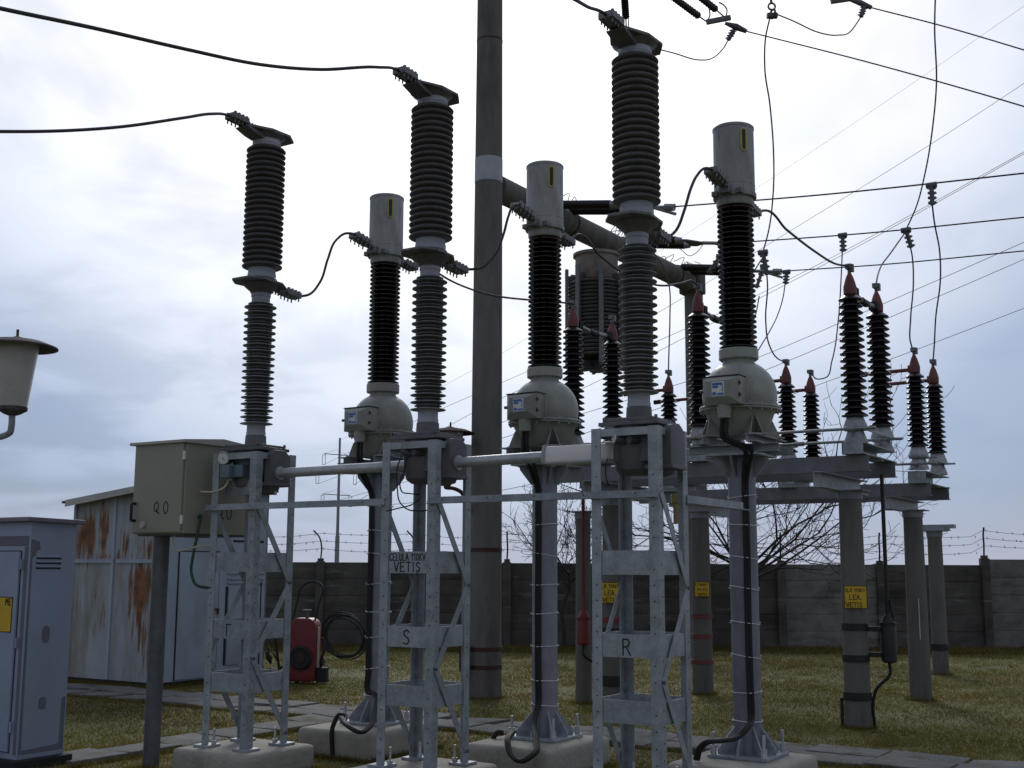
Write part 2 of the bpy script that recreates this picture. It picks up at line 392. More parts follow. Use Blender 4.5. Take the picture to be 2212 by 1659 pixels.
# ---------------------------------------------------------------- concrete poles
def pole_lathe(r0, r1, h, n=28): return [(r0, -.1), (r0, 0), (r1, h)]
TPOS = [uv(-7.0446+1.75*t, 7.2286) for t in range(3)]     # breaker frames
CPOS = [Vector((-1.2007, 11.0808, 0))+U*1.75*t for t in range(3)]

# ================================================================ CIRCUIT BREAKERS
ZT = 2.518
def breaker():
    root = empty('circuit_breaker', TPOS[1]+Z*.205, -YAW)
    T = Matrix.Translation((0, 0, -.205)); hw, hd = .242, .228
    X = Vector((1, 0, 0)); Y = Vector((0, 1, 0))
    for sx, sy in ((-1, -1), (1, -1), (1, 1), (-1, 1)):
        c = Vector((sx*hw, sy*hd, 0)); mb = MB(T)
        mb.angle(c+Z*.225, c+Z*ZT, (-sx, 0, 0), (0, -sy, 0), .07, .007)
        for k in range(22):                              # punched bolt holes read as dark dots
            if random.random() < .6:
                z = .3+k*.1; mb.slot = 1
                mb.cyl(c+Vector((-sx*.036, sy*.0015, z)), c+Vector((-sx*.036, -sy*.001, z)), .0052, n=8)
                mb.cyl(c+Vector((sx*.0015, -sy*.036, z+.03)), c+Vector((-sx*.001, -sy*.036, z+.03)), .0052, n=8); mb.slot = 0
        leg = mb.build('leg', ['galv', 'black'], root, bevel=0)
        mb = MB(T); mb.box(c+Vector((-sx*.03, -sy*.03, .214)), (.15, .15, .02)); mb.build('foot_plate', 'galv', leg, bevel=.003)
        mb = MB(T)
        for q in ((-sx*.085, -sy*.05),):
            b = c+Vector((q[0], q[1], 0)); mb.cyl(b+Z*.2, b+Z*.34, .010, n=10); mb.cyl(b+Z*.225, b+Z*.25, .02, n=6)
        mb.build('anchor_bolt', 'galv_bright', leg)
    pz = ((1.72, 1.565), (1.19, 1.045), (.78, .635))
    for z1, z0 in pz:
        for d, L, s in ((X, hw, (0, -hd+.011, 0)), (Y, hd, (hw-.011, 0, 0)), (X, hw, (0, hd-.011, 0)), (Y, hd, (-hw+.011, 0, 0))):
            mb = MB(T); c = Vector(s)+Z*(z0+z1)/2; nn = d.cross(Z)
            mb.box(c, (2*L-.02, .006, z1-z0), (d, nn, Z))
            mb.slot = 1
            for sg in (-1, 1): mb.cyl(c+d*sg*(L-.05)-Z*.05-nn*.006, c+d*sg*(L-.05)-Z*.05+nn*.006, .008, n=8)
            mb.build('batten_plate', ['galv', 'steel_dark'], root)
    for sx in (1, -1):                                   # zigzag lacing on the two end faces
        x = sx*(hw-.004)
        zz = [(-hd+.03, 2.09), (hd-.03, 1.48), (-hd+.03, .9), (hd-.03, .3)]
        for (ya, za), (yb, zb) in zip(zz[:-1], zz[1:]):
            mb = MB(T); mb.bar((x+sx*.009, ya, za), (x+sx*.009, yb, zb), .05, .006, up=X)
            mb.slot = 1; mb.cyl((x+sx*.007, yb, zb), (x+sx*.019, yb, zb), .013, n=6)
            mb.build('lacing_bar', ['galv', 'steel_dark'], root)
    for d, L, s in ((X, hw, (0, -hd, 0)), (Y, hd, (hw, 0, 0)), (X, hw, (0, hd, 0)), (Y, hd, (-hw, 0, 0))):
        mb = MB(T); c = Vector(s)*.985
        mb.angle(c-d*(L-.01)+Z*(ZT-.004), c+d*(L-.01)+Z*(ZT-.004), -Vector(s).normalized(), -Z, .05, .006)
        mb.build('top_rail', 'galv', root)
    # mechanism housing slung in the frame head
    mb = MB(T)
    mb.poly([(-.12, -.13, 2.30), (.16, -.13, 2.30), (.20, -.11, 2.36), (.20, -.11, 2.50), (-.12, -.13, 2.52)], (0, .27, 0))
    mb.lathe([(.10, 2.22), (.14, 2.25), (.15, 2.3), (.15, 2.55)], 28, (-.02, .0, 0))
    mb.poly([(.201, -.10, 2.27), (.201, .12, 2.27), (.201, .12, 2.50), (.201, .06, 2.54), (.201, -.06, 2.54), (.201, -.10, 2.50)], (.075, 0, 0))
    mb.box((.19, .0, 2.262), (.20, .23, .03)); mb.lathe([(.03, 2.2), (.09, 2.22), (.10, 2.25)], 20, (.15, 0, 0))
    mb.build('mechanism_housing', 'housing_paint', root, bevel=.006)
    mb = MB(T); mb.box((0, 0, 2.552), (.44, .34, .026)); mb.box((0, 0, 2.578), (.34, .32, .025))
    for a in range(4): mb.cyl((.19*(1 if a & 1 else -1), .14*(1 if a & 2 else -1), 2.56), (.19*(1 if a & 1 else -1), .14*(1 if a & 2 else -1), 2.60), .012, n=6)
    mb.build('mounting_plate', 'housing_paint', root, bevel=.004)
    mb = MB(T); mb.lathe([(.088, 2.59), (.088, 2.60), (.084, 2.672), (.080, 2.675)], 32); mb.build('base_ring', 'housing_paint', root)
    mb = MB(T); mb.lathe([(.079, 2.675), (.079, 2.70), (.076, 2.705), (.076, 2.775), (.06, 2.776)], 32); mb.build('lower_fitting', 'flange_grey', root)
    mb = MB(T); mb.lathe([(.06, 2.76)]+sheds(2.765, 3.80, 19, .068, .134, small=.030)+[(.06, 3.805)], 40); mb.build('support_insulator', 'shed_lower', root)
    mb = MB(T); mb.lathe([(.06, 3.79), (.076, 3.795), (.076, 3.84), (.081, 3.842), (.081, 3.872), (.06, 3.873)], 32); mb.build('middle_fitting', 'flange_grey', root)
    mb = MB(T); mb.lathe([(.085, 3.870), (.095, 3.89), (.125, 3.915), (.15, 3.940), (.15, 3.948)], 32)
    o8 = [(-.17, -.14), (-.09, -.25), (.09, -.25), (.17, -.14), (.15, .10), (.06, .24), (-.06, .24), (-.15, .10)]
    mb.poly([(x, y, 3.947) for x, y in o8], (0, 0, .02))
    mb.lathe([(.13, 3.968), (.13, 3.99), (.122, 4.0)], 32)
    mid = mb.build('middle_terminal', 'terminal_plate', root, bevel=.003)
    clamp(T, root, (0, .19, 3.940), (0, 1, -.08), .24)
    mb = MB(T); mb.lathe([(.10, 3.999), (.118, 4.001), (.118, 4.04), (.114, 4.045), (.114, 4.13), (.09, 4.131)], 32); mb.build('chamber_fitting', 'flange_grey', root)
    mb = MB(T); mb.lathe([(.10, 4.08)]+sheds(4.085, 5.145, 22, .134, .168, .166, round_=True)+[(.10, 5.15)], 40); mb.build('interrupter_insulator', 'shed_upper_shaded', root)
    mb = MB(T); mb.lathe([(.10, 5.14), (.114, 5.141), (.114, 5.165), (.118, 5.168), (.118, 5.207), (.1, 5.208)], 32); mb.build('top_fitting', 'flange_grey', root)
    mb = MB(T); mb.lathe([(.118, 5.204), (.122, 5.212), (.16, 5.242), (.16, 5.250)], 32)
    o8 = [(-.15, -.08), (-.06, -.27), (.06, -.27), (.15, -.08), (.16, .12), (.08, .25), (-.08, .25), (-.16, .12)]
    mb.poly([(x, y, 5.247) for x, y in o8], (0, 0, .022))
    mb.poly([(-.07, -.11, 5.19), (-.07, -.20, 5.205), (-.07, -.30, 5.237), (-.07, -.30, 5.246), (-.07, -.10, 5.246)], (.14, 0, 0))
    mb.build('top_terminal', 'terminal_plate', root, bevel=.003)
    clamp(T, root, (0, -.19, 5.275), (0, -1, .03), .24)
    return root
def clamp(T, parent, p, d, L, n=4, s=1.0, m='clamp_alu'):
    """bolted bar clamp with a row of ribs and bolt ends, running from p along d"""
    p = Vector(p); d = Vector(d).normalized(); y = Z.cross(d)
    if y.length < .05: y = Vector((1, 0, 0))
    y.normalize(); z = d.cross(y); mb = MB(T)
    mb.box(p+d*L*.5, (L, .07*s, .026*s), (d, y, z))
    mb.cyl(p+d*(L*.32)+z*.008*s, p+d*L+z*.008*s, .03*s, n=12)
    for i in range(n):
        q = p+d*L*(.40+.55*i/(n-1))
        mb.box(q+z*.012*s, (.042*s, .115*s, .05*s), (d, y, z))
        for sg in (-1, 1):
            b = q+y*sg*.042*s; mb.cyl(b-z*.046*s, b+z*.047*s, .007*s, n=6); mb.cyl(b+z*.036*s, b+z*.049*s, .014*s, n=6)
    for i in range(3):
        for sg in (-1, 1):
            b = p+d*L*(-.1+.14*i)+y*sg*.025*s; mb.cyl(b-z*.034*s, b+z*.026*s, .008*s, n=6)
    return mb.build('clamp', m, parent, bevel=.004)
BK = breaker()
BR = [copy_tree(BK, TPOS[0]+Z*.205), BK, copy_tree(BK, TPOS[2]+Z*.205)]
for o, l in zip(BR, ('grey high voltage breaker column on lattice frame with a round dial gauge, leftmost of three',
                     'grey high voltage breaker column on lattice frame lettered CELULA 110 KV VETIS, middle one',
                     'grey high voltage breaker column on lattice frame lettered R, nearest and rightmost of three')):
    tag(o, l, 'circuit breaker', 'circuit breaker columns on lattice frames')
Tb = Matrix.Translation((0, 0, -.205)); hd = .228
mb = MB(Tb); letters(mb, 'G', (-.03, -hd+.0078, 1.07), (1, 0, 0), Z, (0, -1, 0), .085); mb.build('lettering', 'ink', BR[0])
mb = MB(Tb); letters(mb, 'CELULA 110KV', (-.162, -hd+.0078, 1.655), (1, 0, 0), Z, (0, -1, 0), .05, .006, xs=.70); letters(mb, 'VETIS', (-.12, -hd+.0078, 1.578), (1, 0, 0), Z, (0, -1, 0), .065, .008)
letters(mb, ',', (.02+.05, -hd+.0078, 1.578), (1, 0, 0), Z, (0, -1, 0), .065, .008); mb.build('lettering', 'ink', BR[1])
mb = MB(Tb); letters(mb, 'S', (-.03, -hd+.0078, 1.065), (1, 0, 0), Z, (0, -1, 0), .1, .009); mb.build('lettering', 'ink', BR[1])
mb = MB(Tb); letters(mb, 'R', (-.03, -hd+.0078, 1.06), (1, 0, 0), Z, (0, -1, 0), .10, .009); mb.build('lettering', 'ink', BR[2])
# leftmost breaker: gauge, bluish box, cream lead
gd = Vector((.395, -.909, -.1)).normalized()
mb = MB(Tb); c = Vector((-.12, -.24, 2.475)); mb.cyl(c-gd*.10, c, .052, n=28); g = mb.build('pressure_gauge', 'steel_dark', BR[0])
mb = MB(Tb); mb.ring(c, gd, .050, .006, 32, 8); mb.build('bezel', 'alu', g)
mb = MB(Tb); mb.cyl(c, c+gd*.002, .047, n=28); mb.build('dial', 'white', g)
mb = MB(Tb); mb.bar(c+gd*.003+Vector((-.03, 0, .008)), c+gd*.003+Vector((.014, 0, -.008)), .005, .002, up=gd); mb.build('needle', 'ink', g)
mb = MB(Tb); mb.box((-.09, -.19, 2.365), (.10, .12, .10)); mb.box((.0, -.15, 2.37), (.12, .1, .1)); mb.build('switch_box', 'blue_box', BR[0], bevel=.006)
mb = MB(Tb); mb.box((-.02, -.12, 2.24), (.36, .014, .12)); mb.box((-.02, .1, 2.24), (.3, .014, .1)); mb.build('bracket_plate', 'galv', BR[0])
mb = MB(Tb); mb.tube(catmull([(-.085, -.20, 2.31), (-.10, -.22, 2.25), (-.17, -.27, 2.205), (-.27, -.30, 2.205), (-.36, -.24, 2.215)], 6), .007, 8); mb.build('gauge_lead', 'cream', BR[0])
for k in (1, 2):
    mb = MB(Tb); mb.cyl((-.08, -.21, 2.45), (-.02, -.12, 2.44), .032, n=18); mb.cyl((.02, -.2, 2.44), (.05, -.12, 2.44), .028, n=18)
    mb.cyl((-.13, -.20, 2.46), (-.06, -.15, 2.455), .014, n=12)
    g = mb.build('filling_valve', 'steel_dark', BR[k])
    mb = MB(Tb); mb.cyl((-.0805, -.2115, 2.45), (-.083, -.215, 2.45), .031, n=18); mb.build('valve_cap', 'white' if k == 2 else 'steel_dark', g)
# black sensor leads on the middle frame
def px_wire(mb, pts, r, Y=None, n=6, sm=8):
    mb.tube(catmull([at(p[0], p[1], p[2] if len(p) > 2 else Y) for p in pts], sm), r, n)
mb = MB(); px_wire(mb, [(868, 985, 8.75), (858, 1010, 8.72), (858, 1050, 8.7), (864, 1085, 8.72), (880, 1100, 8.75), (905, 1104, 8.78), (935, 1100, 8.82)], .005)
px_wire(mb, [(880, 985, 8.75), (874, 1015, 8.74), (864, 1050, 8.72), (868, 1062, 8.73), (885, 1066, 8.78), (905, 1068, 8.85)], .005)
px_wire(mb, [(835, 1104, 8.78), (860, 1098, 8.76), (885, 1092, 8.77), (905, 1080, 8.85)], .005)
tag(mb.build('sensor_lead', 'cable_black', origin=at(868, 985, 8.75)), 'thin black leads looping below the housing of the middle breaker', 'cable')
mb = MB(); px_wire(mb, [(1313, 990, 7.8), (1309, 1005, 7.78), (1310, 1035, 7.78), (1315, 1050, 7.8)], .005)
tag(mb.build('sensor_lead', 'cable_black', origin=at(1313, 990, 7.8)), 'short thin black lead hanging in front of the silver cover', 'cable')

# linking pipe between the three poles, silver cover and the two front angles
pz = 2.365
def along(t, dv, z): return uv(-7.0446+t, 7.2286+dv, z)
mb = MB(); mb.cyl(along(.28, .0, pz-.01), along(1.75-.155, .0, pz), .039, n=20); mb.cyl(along(.265, 0, pz-.01), along(.29, 0, pz-.01), .055, n=20)
tag(mb.build('linkage_pipe', 'galv_pipe', origin=along(.28, 0, pz)), 'galvanised pipe linking the gauge breaker to the middle breaker', 'pipe', 'linkage pipes between breakers')
mb = MB(); mb.cyl(along(1.75+.28, .0, pz), along(2.80, .0, pz+.01), .039, n=20); mb.cyl(along(2.015, 0, pz), along(2.04, 0, pz), .055, n=20)
tag(mb.build('linkage_pipe', 'galv_pipe', origin=along(2.03, 0, pz)), 'galvanised pipe from the middle breaker into the silver cover', 'pipe', 'linkage pipes between breakers')
mb = MB(); c0, c1 = 2.80, 3.345
pr_ = [(-.06, 2.315), (.06, 2.315), (.075, 2.33), (.075, 2.40), (.055, 2.44), (-.055, 2.44), (-.075, 2.40), (-.075, 2.33)]
mb.poly([along(c0, a, b) for a, b in pr_], U*(c1-c0))
sc = mb.build('pipe_cover', 'silver_cover', origin=along(c0, 0, 2.31), bevel=.006)
tag(sc, 'silver sheet metal cover box over the linkage beside the nearest breaker', 'cover')
mb = MB(); mb.poly([along(c0-.012, a*1.14, 2.375+(b-2.375)*1.14) for a, b in pr_], U*.02); mb.build('end_flange', 'alu', sc).location = -along(c0, 0, 2.31)
mb = MB(); mb.box(along((c0+c1)/2, -.077, 2.322), (c1-c0, .012, .01), (U, V, Z)); mb.build('lower_lip', 'alu', sc).location = -along(c0, 0, 2.31)
for a, b, l in ((-.31, 1.75-.21, 'long galvanised angle bar bolted across the fronts of the left and middle lattice frames'), (1.75+.19, 3.5+.24, 'long galvanised angle bar bolted across the fronts of the middle and right lattice frames')):
    mb = MB(); y = -.2295
    mb.angle(along(a, y, 2.055), along(b, y, 2.055), Z, -V, .05, .005)
    mb.slot = 1
    for k in range(5): mb.cyl(along(a+.12+k*.38, y-.006, 2.085), along(a+.12+k*.38, y-.001, 2.085), .007, n=8)
    tag(mb.build('angle_bar', ['galv', 'steel_dark'], origin=along(a, y, 2.055)), l, 'steel bar', 'angle bars across the lattice frames')
mb = MB(); a = along(3.5+.246, .20, 2.03); b = a+V*1.0; mb.angle(a, b, Z, U, .06, .006)
tag(mb.build('angle_bar', 'galv', origin=a), 'short galvanised angle bar running back from the right lattice frame', 'steel bar', 'angle bars across the lattice frames')

# ---------------------------------------------------------------- foundation blocks
def block(c, a, b, h, label):
    mb = MB(); n = 6
    mb.box(Vector((0, 0, h/2-.1)), (2*a, 2*b, h+.2))
    o = mb.build('foundation_block', 'concrete_block', bevel=.055); o.location = c; o.rotation_euler = (0, 0, -YAW)
    return tag(o, label, 'foundation', 'concrete foundation blocks')
for p, l in zip(TPOS, ('pale rounded concrete foundation block under the gauge breaker frame', 'pale rounded concrete foundation block under the middle breaker frame', 'pale rounded concrete foundation block under the nearest breaker frame lettered R')):
    block(p, .40, .40, .204, l)
for p, l in zip(CPOS, ('pale concrete foundation block under the leftmost spherical transformer', 'pale concrete foundation block under the middle spherical transformer', 'pale concrete foundation block under the rightmost spherical transformer')):
    block(p-V*.1, .40, .50, .236, l)

# ================================================================ CURRENT TRANSFORMERS
def transformer():
    root = empty('current_transformer', CPOS[1]+Z*.236, -YAW); T = Matrix.Translation((0, 0, -.236))
    mb = MB(T); mb.lathe([(.105, .26), (.105, 2.452)], 36); colm = mb.build('column', 'galv_column', root)
    mb = MB(T); mb.box((0, 0, .25), (.46, .46, .024)); mb.build('base_plate', 'galv', colm, bevel=.003)
    for k in range(8):
        a = k*math.pi/4; d = Vector((math.cos(a), math.sin(a), 0)); L = .215 if k % 2 == 0 else .24
        t = d.cross(Z)*.006
        mb = MB(T); mb.poly([d*.10+Z*.262-t, d*L+Z*.262-t, d*L+Z*.30-t, d*.10+Z*.46-t], t*2); mb.build('gusset', 'galv', colm)
        mb = MB(T); mb.poly([d*.10+Z*2.30-t, d*.12+Z*2.30-t, d*.215+Z*2.42-t, d*.22+Z*2.452-t, d*.10+Z*2.452-t], t*2); mb.build('gusset', 'galv', colm)
    for sx in (-1, 1):
        for sy in (-1, 1):
            mb = MB(T); b = Vector((sx*.195, sy*.195, 0)); mb.cyl(b+Z*.26, b+Z*.42, .012, n=10); mb.cyl(b+Z*.262, b+Z*.30, .023, n=6); mb.cyl(b+Z*.30, b+Z*.325, .023, n=6)
            mb.build('anchor_bolt', 'galv_bright', colm)
    mb = MB(T); mb.box((0, 0, 2.462), (.42, .42, .018)); mb.build('head_plate', 'galv', root, bevel=.002)
    for s in (-1, 1):
        mb = MB(T); mb.channel((-.36, s*.15, 2.503), (.36, s*.15, 2.503), .06, .062, (0, s, 0), .007); mb.build('cross_channel', 'galv', root)
        mb = MB(T); mb.channel((s*.17, -.33, 2.566), (s*.17, .33, 2.566), .08, .06, (s, 0, 0), .007); mb.build('cross_channel', 'galv', root)
    mb = MB(T); mb.lathe([(.10, 2.60), (.16, 2.603), (.205, 2.65), (.245, 2.74), (.262, 2.79), (.27, 2.80), (.305, 2.802), (.311, 2.806), (.311, 2.816), (.305, 2.819)], 48)
    bowl = mb.build('lower_tank', 'olive_paint', root)
    for k in range(4):
        a = math.pi/4+k*math.pi/2; d = Vector((math.cos(a), math.sin(a), 0)); t = d.cross(Z)
        mb = MB(T)
        prof = [d*.15+Z*2.603, d*.30+Z*2.603, d*.30+Z*2.62, d*.262+Z*2.735, d*.235+Z*2.77]
        for s in (-1, 1): mb.poly([p+t*s*.05-t*.004+(-t*s*.035 if i > 2 else Vector()) for i, p in enumerate(prof)], t*.008)
        mb.box(d*.25+Z*2.604, (.16, .16, .012), (d, t, Z)); mb.build('tank_foot', 'olive_paint', bowl)
    mb = MB(T)
    pr = [(.305, 2.820), (.311, 2.823), (.311, 2.833), (.306, 2.837), (.275, 2.838)]
    zc, rs = 2.925, .286
    for k in range(17):
        a = -R(17)+(R(17)+R(64.5))*k/16; pr.append((rs*math.cos(a), zc+rs*.985*math.sin(a)))
    pr = [q for i, q in enumerate(pr) if i < 5 or q[1] > 2.842]
    pr += [(.120, 3.188), (.120, 3.205), (.148, 3.21), (.152, 3.215), (.152, 3.285), (.147, 3.29), (.10, 3.292)]
    mb.lathe(pr, 56)
    tank = mb.build('upper_tank', 'olive_paint', root, angle=30)
    mb = MB(); mb.cyl((0, 0, -.032), (0, 0, .030), .0075, n=6); bolt = mb.build('flange_bolt', 'alu', tank); b0 = bolt
    for k in range(28):
        a = 2*math.pi*k/20 if k < 20 else 2*math.pi*(k-20)/8
        q = bolt if k == 0 else bolt.copy()
        if k: COL.objects.link(q)
        rr, zz = (.298, 2.821-.236) if k < 20 else (.138, 3.235-.236)
        q.location = (rr*math.cos(a), rr*math.sin(a), zz)
    # secondary terminal box
    Tx = T @ Matrix.Translation((0, 0, .095))
    mb = MB(Tx); w, h = .145, .105
    mb.box((0, -.305, 2.83), (.29, .13, .21))
    a = [Vector((x, -.371, 2.83+z)) for x, z in ((-w, -h), (w, -h), (w, h), (-w, h))]
    b = [Vector((x, -.415, 2.83+z)) for x, z in ((-.10, -.055), (.085, -.055), (.085, .07), (-.10, .07))]
    mb.add(a+b, [(4, 5, 6, 7), (0, 1, 5, 4), (1, 2, 6, 5), (2, 3, 7, 6), (3, 0, 4, 7)])
    bx = mb.build('terminal_box', 'olive_paint', root, bevel=.004)
    mb = MB(Tx); mb.box((0, -.31, 2.939), (.30, .14, .007)); mb.build('box_gasket', 'black', bx)
    for z in (2.79, 2.88): mb = MB(Tx); mb.box((.147, -.365, z), (.008, .03, .012)); mb.cyl((.15, -.38, z-.015), (.15, -.38, z+.015), .006, n=8); mb.build('hinge', 'black', bx)
    mb = MB(Tx); mb.cyl((-.145, -.36, 2.83), (-.175, -.36, 2.83), .013, n=10); mb.build('latch', 'steel_dark', bx)
    mb = MB(Tx); mb.lathe([(.04, 2.625), (.046, 2.63), (.058, 2.725), (.058, 2.735)], 20, (0, -.315, 0)); mb.build('cable_gland', 'olive_paint', bx)
    # rating plate: white sheet printed in blue blocks
    o = Vector((-.0075, -.4155, 2.838)); mb = MB(Tx); mb.box(o, (.098, .002, .106)); pl = mb.build('rating_plate', 'white', bx)
    mb = MB(Tx); yy = o.y-.002
    mb.box((o.x-.004, yy, o.z+.036), (.080, .002, .018)); mb.box((o.x-.02, yy, o.z+.015), (.045, .002, .018)); mb.box((o.x+.036, yy, o.z+.004), (.007, .002, .050))
    mb.box((o.x+.02, yy, o.z-.040), (.05, .002, .014)); mb.box((o.x-.028, yy, o.z-.036), (.030, .002, .022)); mb.build('print', 'blue', pl)
    # porcelain
    mb = MB(T); mb.lathe([(.08, 3.285)]+sheds(3.295, 4.44, 28, .092, .146, .143, round_=False)+[(.09, 4.445), (.085, 4.46)], 44); mb.build('porcelain_insulator', 'porcelain_brown', root)
    mb = MB(T); mb.lathe([(.10, 4.435), (.140, 4.437), (.145, 4.45), (.145, 4.495), (.166, 4.50), (.170, 4.505), (.170, 4.535), (.162, 4.54), (.1605, 4.60), (.1625, 4.603), (.1625, 4.607), (.1605, 4.61), (.1605, 5.066), (.1645, 5.068), (.1645, 5.084), (.157, 5.092), (.05, 5.10)], 48)
    cap = mb.build('head_cap', 'cap_paint', root, angle=30)
    # sight glass: oval frame on the curved cap, facing a little right of the camera
    aw = math.radians(-90+18)+YAW
    d = Vector((math.cos(aw), math.sin(aw), 0)); t = Z.cross(d)
    mb = MB(T); pts = []
    for k in range(33):
        a = 2*math.pi*k/32; pts.append(d*(.1635+.002)+t*.022*math.cos(a)+Z*(4.945+(.062 if math.sin(a) > 0 else -.062)+.028*math.sin(a)))
    mb.tube(pts, .0062, 6, caps=False); sg = mb.build('sight_glass', 'yellow_ring', cap)
    mb = MB(T); mb.poly([p-d*.006 for p in pts[:-1]], d*.006); mb.build('glass', 'glass_dark', sg)
    # primary terminals: collar blocks and bar clamps on both sides
    for s in (-1, 1):
        mb = MB(T); mb.box((0, s*.19, 4.52), (.085, .09, .045)); mb.cyl((-.03, s*.2, 4.50), (-.03, s*.2, 4.56), .012, n=6); mb.cyl((.03, s*.2, 4.50), (.03, s*.2, 4.56), .012, n=6)
        mb.build('terminal_pad', 'clamp_alu', root, bevel=.003)
        mb = MB(T); mb.box((.10*s, -.15*1, 4.52), (.05, .05, .04)); mb.build('terminal_pad', 'clamp_alu', root, bevel=.003)
    clamp(T, root, (0, -.16, 4.548), (0, -1, .16), .32)
    clamp(T, root, (0, .18, 4.515), (0, 1, -.12), .26)
    return root
CT = transformer()
CTS = [copy_tree(CT, CPOS[0]+Z*.236), CT, copy_tree(CT, CPOS[2]+Z*.236)]
for o, l in zip(CTS, ('current transformer with olive grey ball tank and brown insulator, leftmost of three', 'current transformer with olive grey ball tank standing just right of the tall concrete pole', 'current transformer with olive grey ball tank, nearest and rightmost of three')):
    tag(o, l, 'transformer', 'ball tank current transformers on round columns')
# cables strapped to the columns
def strap_cable(i, label, tail, az):
    c = CPOS[i]; e = empty('control_cable', c+Z*.3, 0)
    off = lambda r, a: Vector((math.sin(a)*r, -math.cos(a)*r, 0))
    bx_ = -V*.315
    for k in range(2):
        a = az+(-.09+.18*k); mb = MB(Matrix.Translation((0, 0, -.3)))
        top = [bx_+U*(.018*(k*2-1))+Z*2.73, bx_+U*(.018*(k*2-1))+Z*2.58, off(.27, a)+Z*2.48, off(.20, a)+Z*2.38, off(.13, a)+Z*2.27, off(.122, a)+Z*2.1]
        mid_ = [off(.122, a+.02*math.sin(z*4))+Z*z for z in (1.8, 1.4, 1.0, .7, .52)]
        mb.tube(catmull(top+mid_+[t+U*.02*k for t in tail], 6), .0165, 10); mb.build('sheath', 'cable_black', e)
    for z in [.50, .72, .98, 1.22, 1.47, 1.71, 1.95, 2.17]:
        mb = MB(Matrix.Translation((0, 0, -.3))); pts = []
        zz = z+random.uniform(-.02, .02); tl = random.uniform(-.02, .02)
        for k in range(29):
            a = 2*math.pi*k/28; d = (a-az+math.pi) % (2*math.pi)-math.pi
            r = .1085+.032*math.exp(-(d/.30)**2)
            pts.append(off(r, a)+Z*(zz+tl*math.sin(a)))
        mb.tube(pts, .0038, 5, caps=False)
        kn = off(.112, math.pi/2+.15)+Z*zz; mb.box(kn, (.016, .012, .010)); kn = off(.112, -math.pi/2+.1)+Z*zz; mb.box(kn, (.014, .01, .008)); mb.build('cable_tie', 'tie_white', e)
    return tag(e, label, 'cable', 'black cables strapped to the columns')
w = lambda p, i: p-CPOS[i]
strap_cable(0, 'pair of black control cables tied with white straps down the leftmost transformer column', [w(at(808, 1500, 10.9), 0), w(at(806, 1540, 10.6), 0), w(at(796, 1570, 10.36), 0), w(at(776, 1582, 10.22), 0), w(at(752, 1570, 10.3), 0), w(at(735, 1550, 10.5), 0)], -.62)
strap_cable(1, 'pair of black control cables on the middle transformer column, looping over its block', [w(at(1152, 1555, 9.93), 1), w(at(1156, 1600, 9.58), 1), w(at(1149, 1630, 9.36), 1), w(at(1125, 1644, 9.36), 1), w(at(1102, 1630, 9.46), 1), w(at(1094, 1600, 9.60), 1), w(at(1106, 1580, 9.8), 1)], -.50)
strap_cable(2, 'pair of black control cables tied to the rightmost transformer column, bending left at its foot', [w(at(1612, 1570, 8.95), 2), w(at(1590, 1592, 8.9), 2), w(at(1555, 1600, 8.85), 2), w(at(1525, 1603, 8.85), 2), w(at(1508, 1618, 8.9), 2), w(at(1502, 1640, 8.95), 2)], .02)
for px, py, Y, l in ((733, 1552, 10.55, 'short black conduit stub left of the leftmost transformer column'), (1075, 1590, 10.1, 'bent black conduit stub behind the middle transformer block')):
    mb = MB(); p = at(px, py, Y); mb.tube(catmull([Vector((p.x-.05, p.y, .0)), p+Vector((-.04, 0, -.03)), p+Vector((.0, 0, .03)), p+Vector((.05, 0, .025))], 6), .02, 12)
    tag(mb.build('conduit', 'cable_black', origin=(p.x-.05, p.y, 0)), l, 'conduit')

# ================================================================ CONDUCTORS NEAR THE BREAKERS
def wire(name, pts, r, label, cat='conductor', group=None, m='conductor', n=8, sm=10):
    P = [p if isinstance(p, Vector) else at(*p) for p in pts]
    mb = MB(); mb.tube(catmull(P, sm), r, n)
    return tag(mb.build(name, m, origin=P[0]), label, cat, group)
def brk(t, u, v, z): return TPOS[t]+U*u+V*v+Z*z
def vdist(t, d): return (brk(t, 0, -d, 0)).y
grp = 'conductors to the breaker tops'
wire('line_conductor', [brk(0, 0, -.30, 5.283), brk(0, 0, -.43, 5.290), (455, 246, vdist(0, .75)), (400, 254, vdist(0, 1.05)), (260, 274, vdist(0, 1.6)), (120, 283, vdist(0, 2.1)), (0, 284, vdist(0, 2.5)), (-160, 280, vdist(0, 3.0)), TPOS[0]-V*7.0+Z*5.3, TPOS[0]-V*12+Z*6.2], .012, 'thick dark conductor leaving the picture at left from the gauge breaker top', group=grp)
wire('line_conductor', [brk(1, 0, -.30, 5.283), brk(1, 0, -.43, 5.290), (815, 145, vdist(1, .80)), (690, 150, vdist(1, 1.35)), (560, 139, vdist(1, 1.9)), (400, 106, vdist(1, 2.5)), (200, 60, vdist(1, 3.15)), (0, 18, vdist(1, 3.75)), (-150, -15, vdist(1, 4.1)), TPOS[1]-V*7.5+Z*6.6, TPOS[1]-V*12+Z*7.6], .012, 'thick dark conductor curving from upper left down to the middle breaker top', group=grp)
wire('line_conductor', [brk(2, 0, -.30, 5.283), brk(2, 0, -.43, 5.292), (1270, 15, vdist(2, .78)), (1240, -2, vdist(2, 1.1)), (1100, -60, vdist(2, 1.9)), (900, -135, vdist(2, 2.8))], .012, 'thick dark conductor coming down to the rightmost breaker top', group=grp)
cyY = lambda t, d: (CPOS[t]+V*d).y
grp = 'jumpers between breakers and transformers'
jl = ('curved jumper from the gauge breaker up to the leftmost transformer cap', 'curved jumper from the middle breaker up to the middle transformer cap', 'curved jumper from the rightmost breaker up to the rightmost transformer cap')
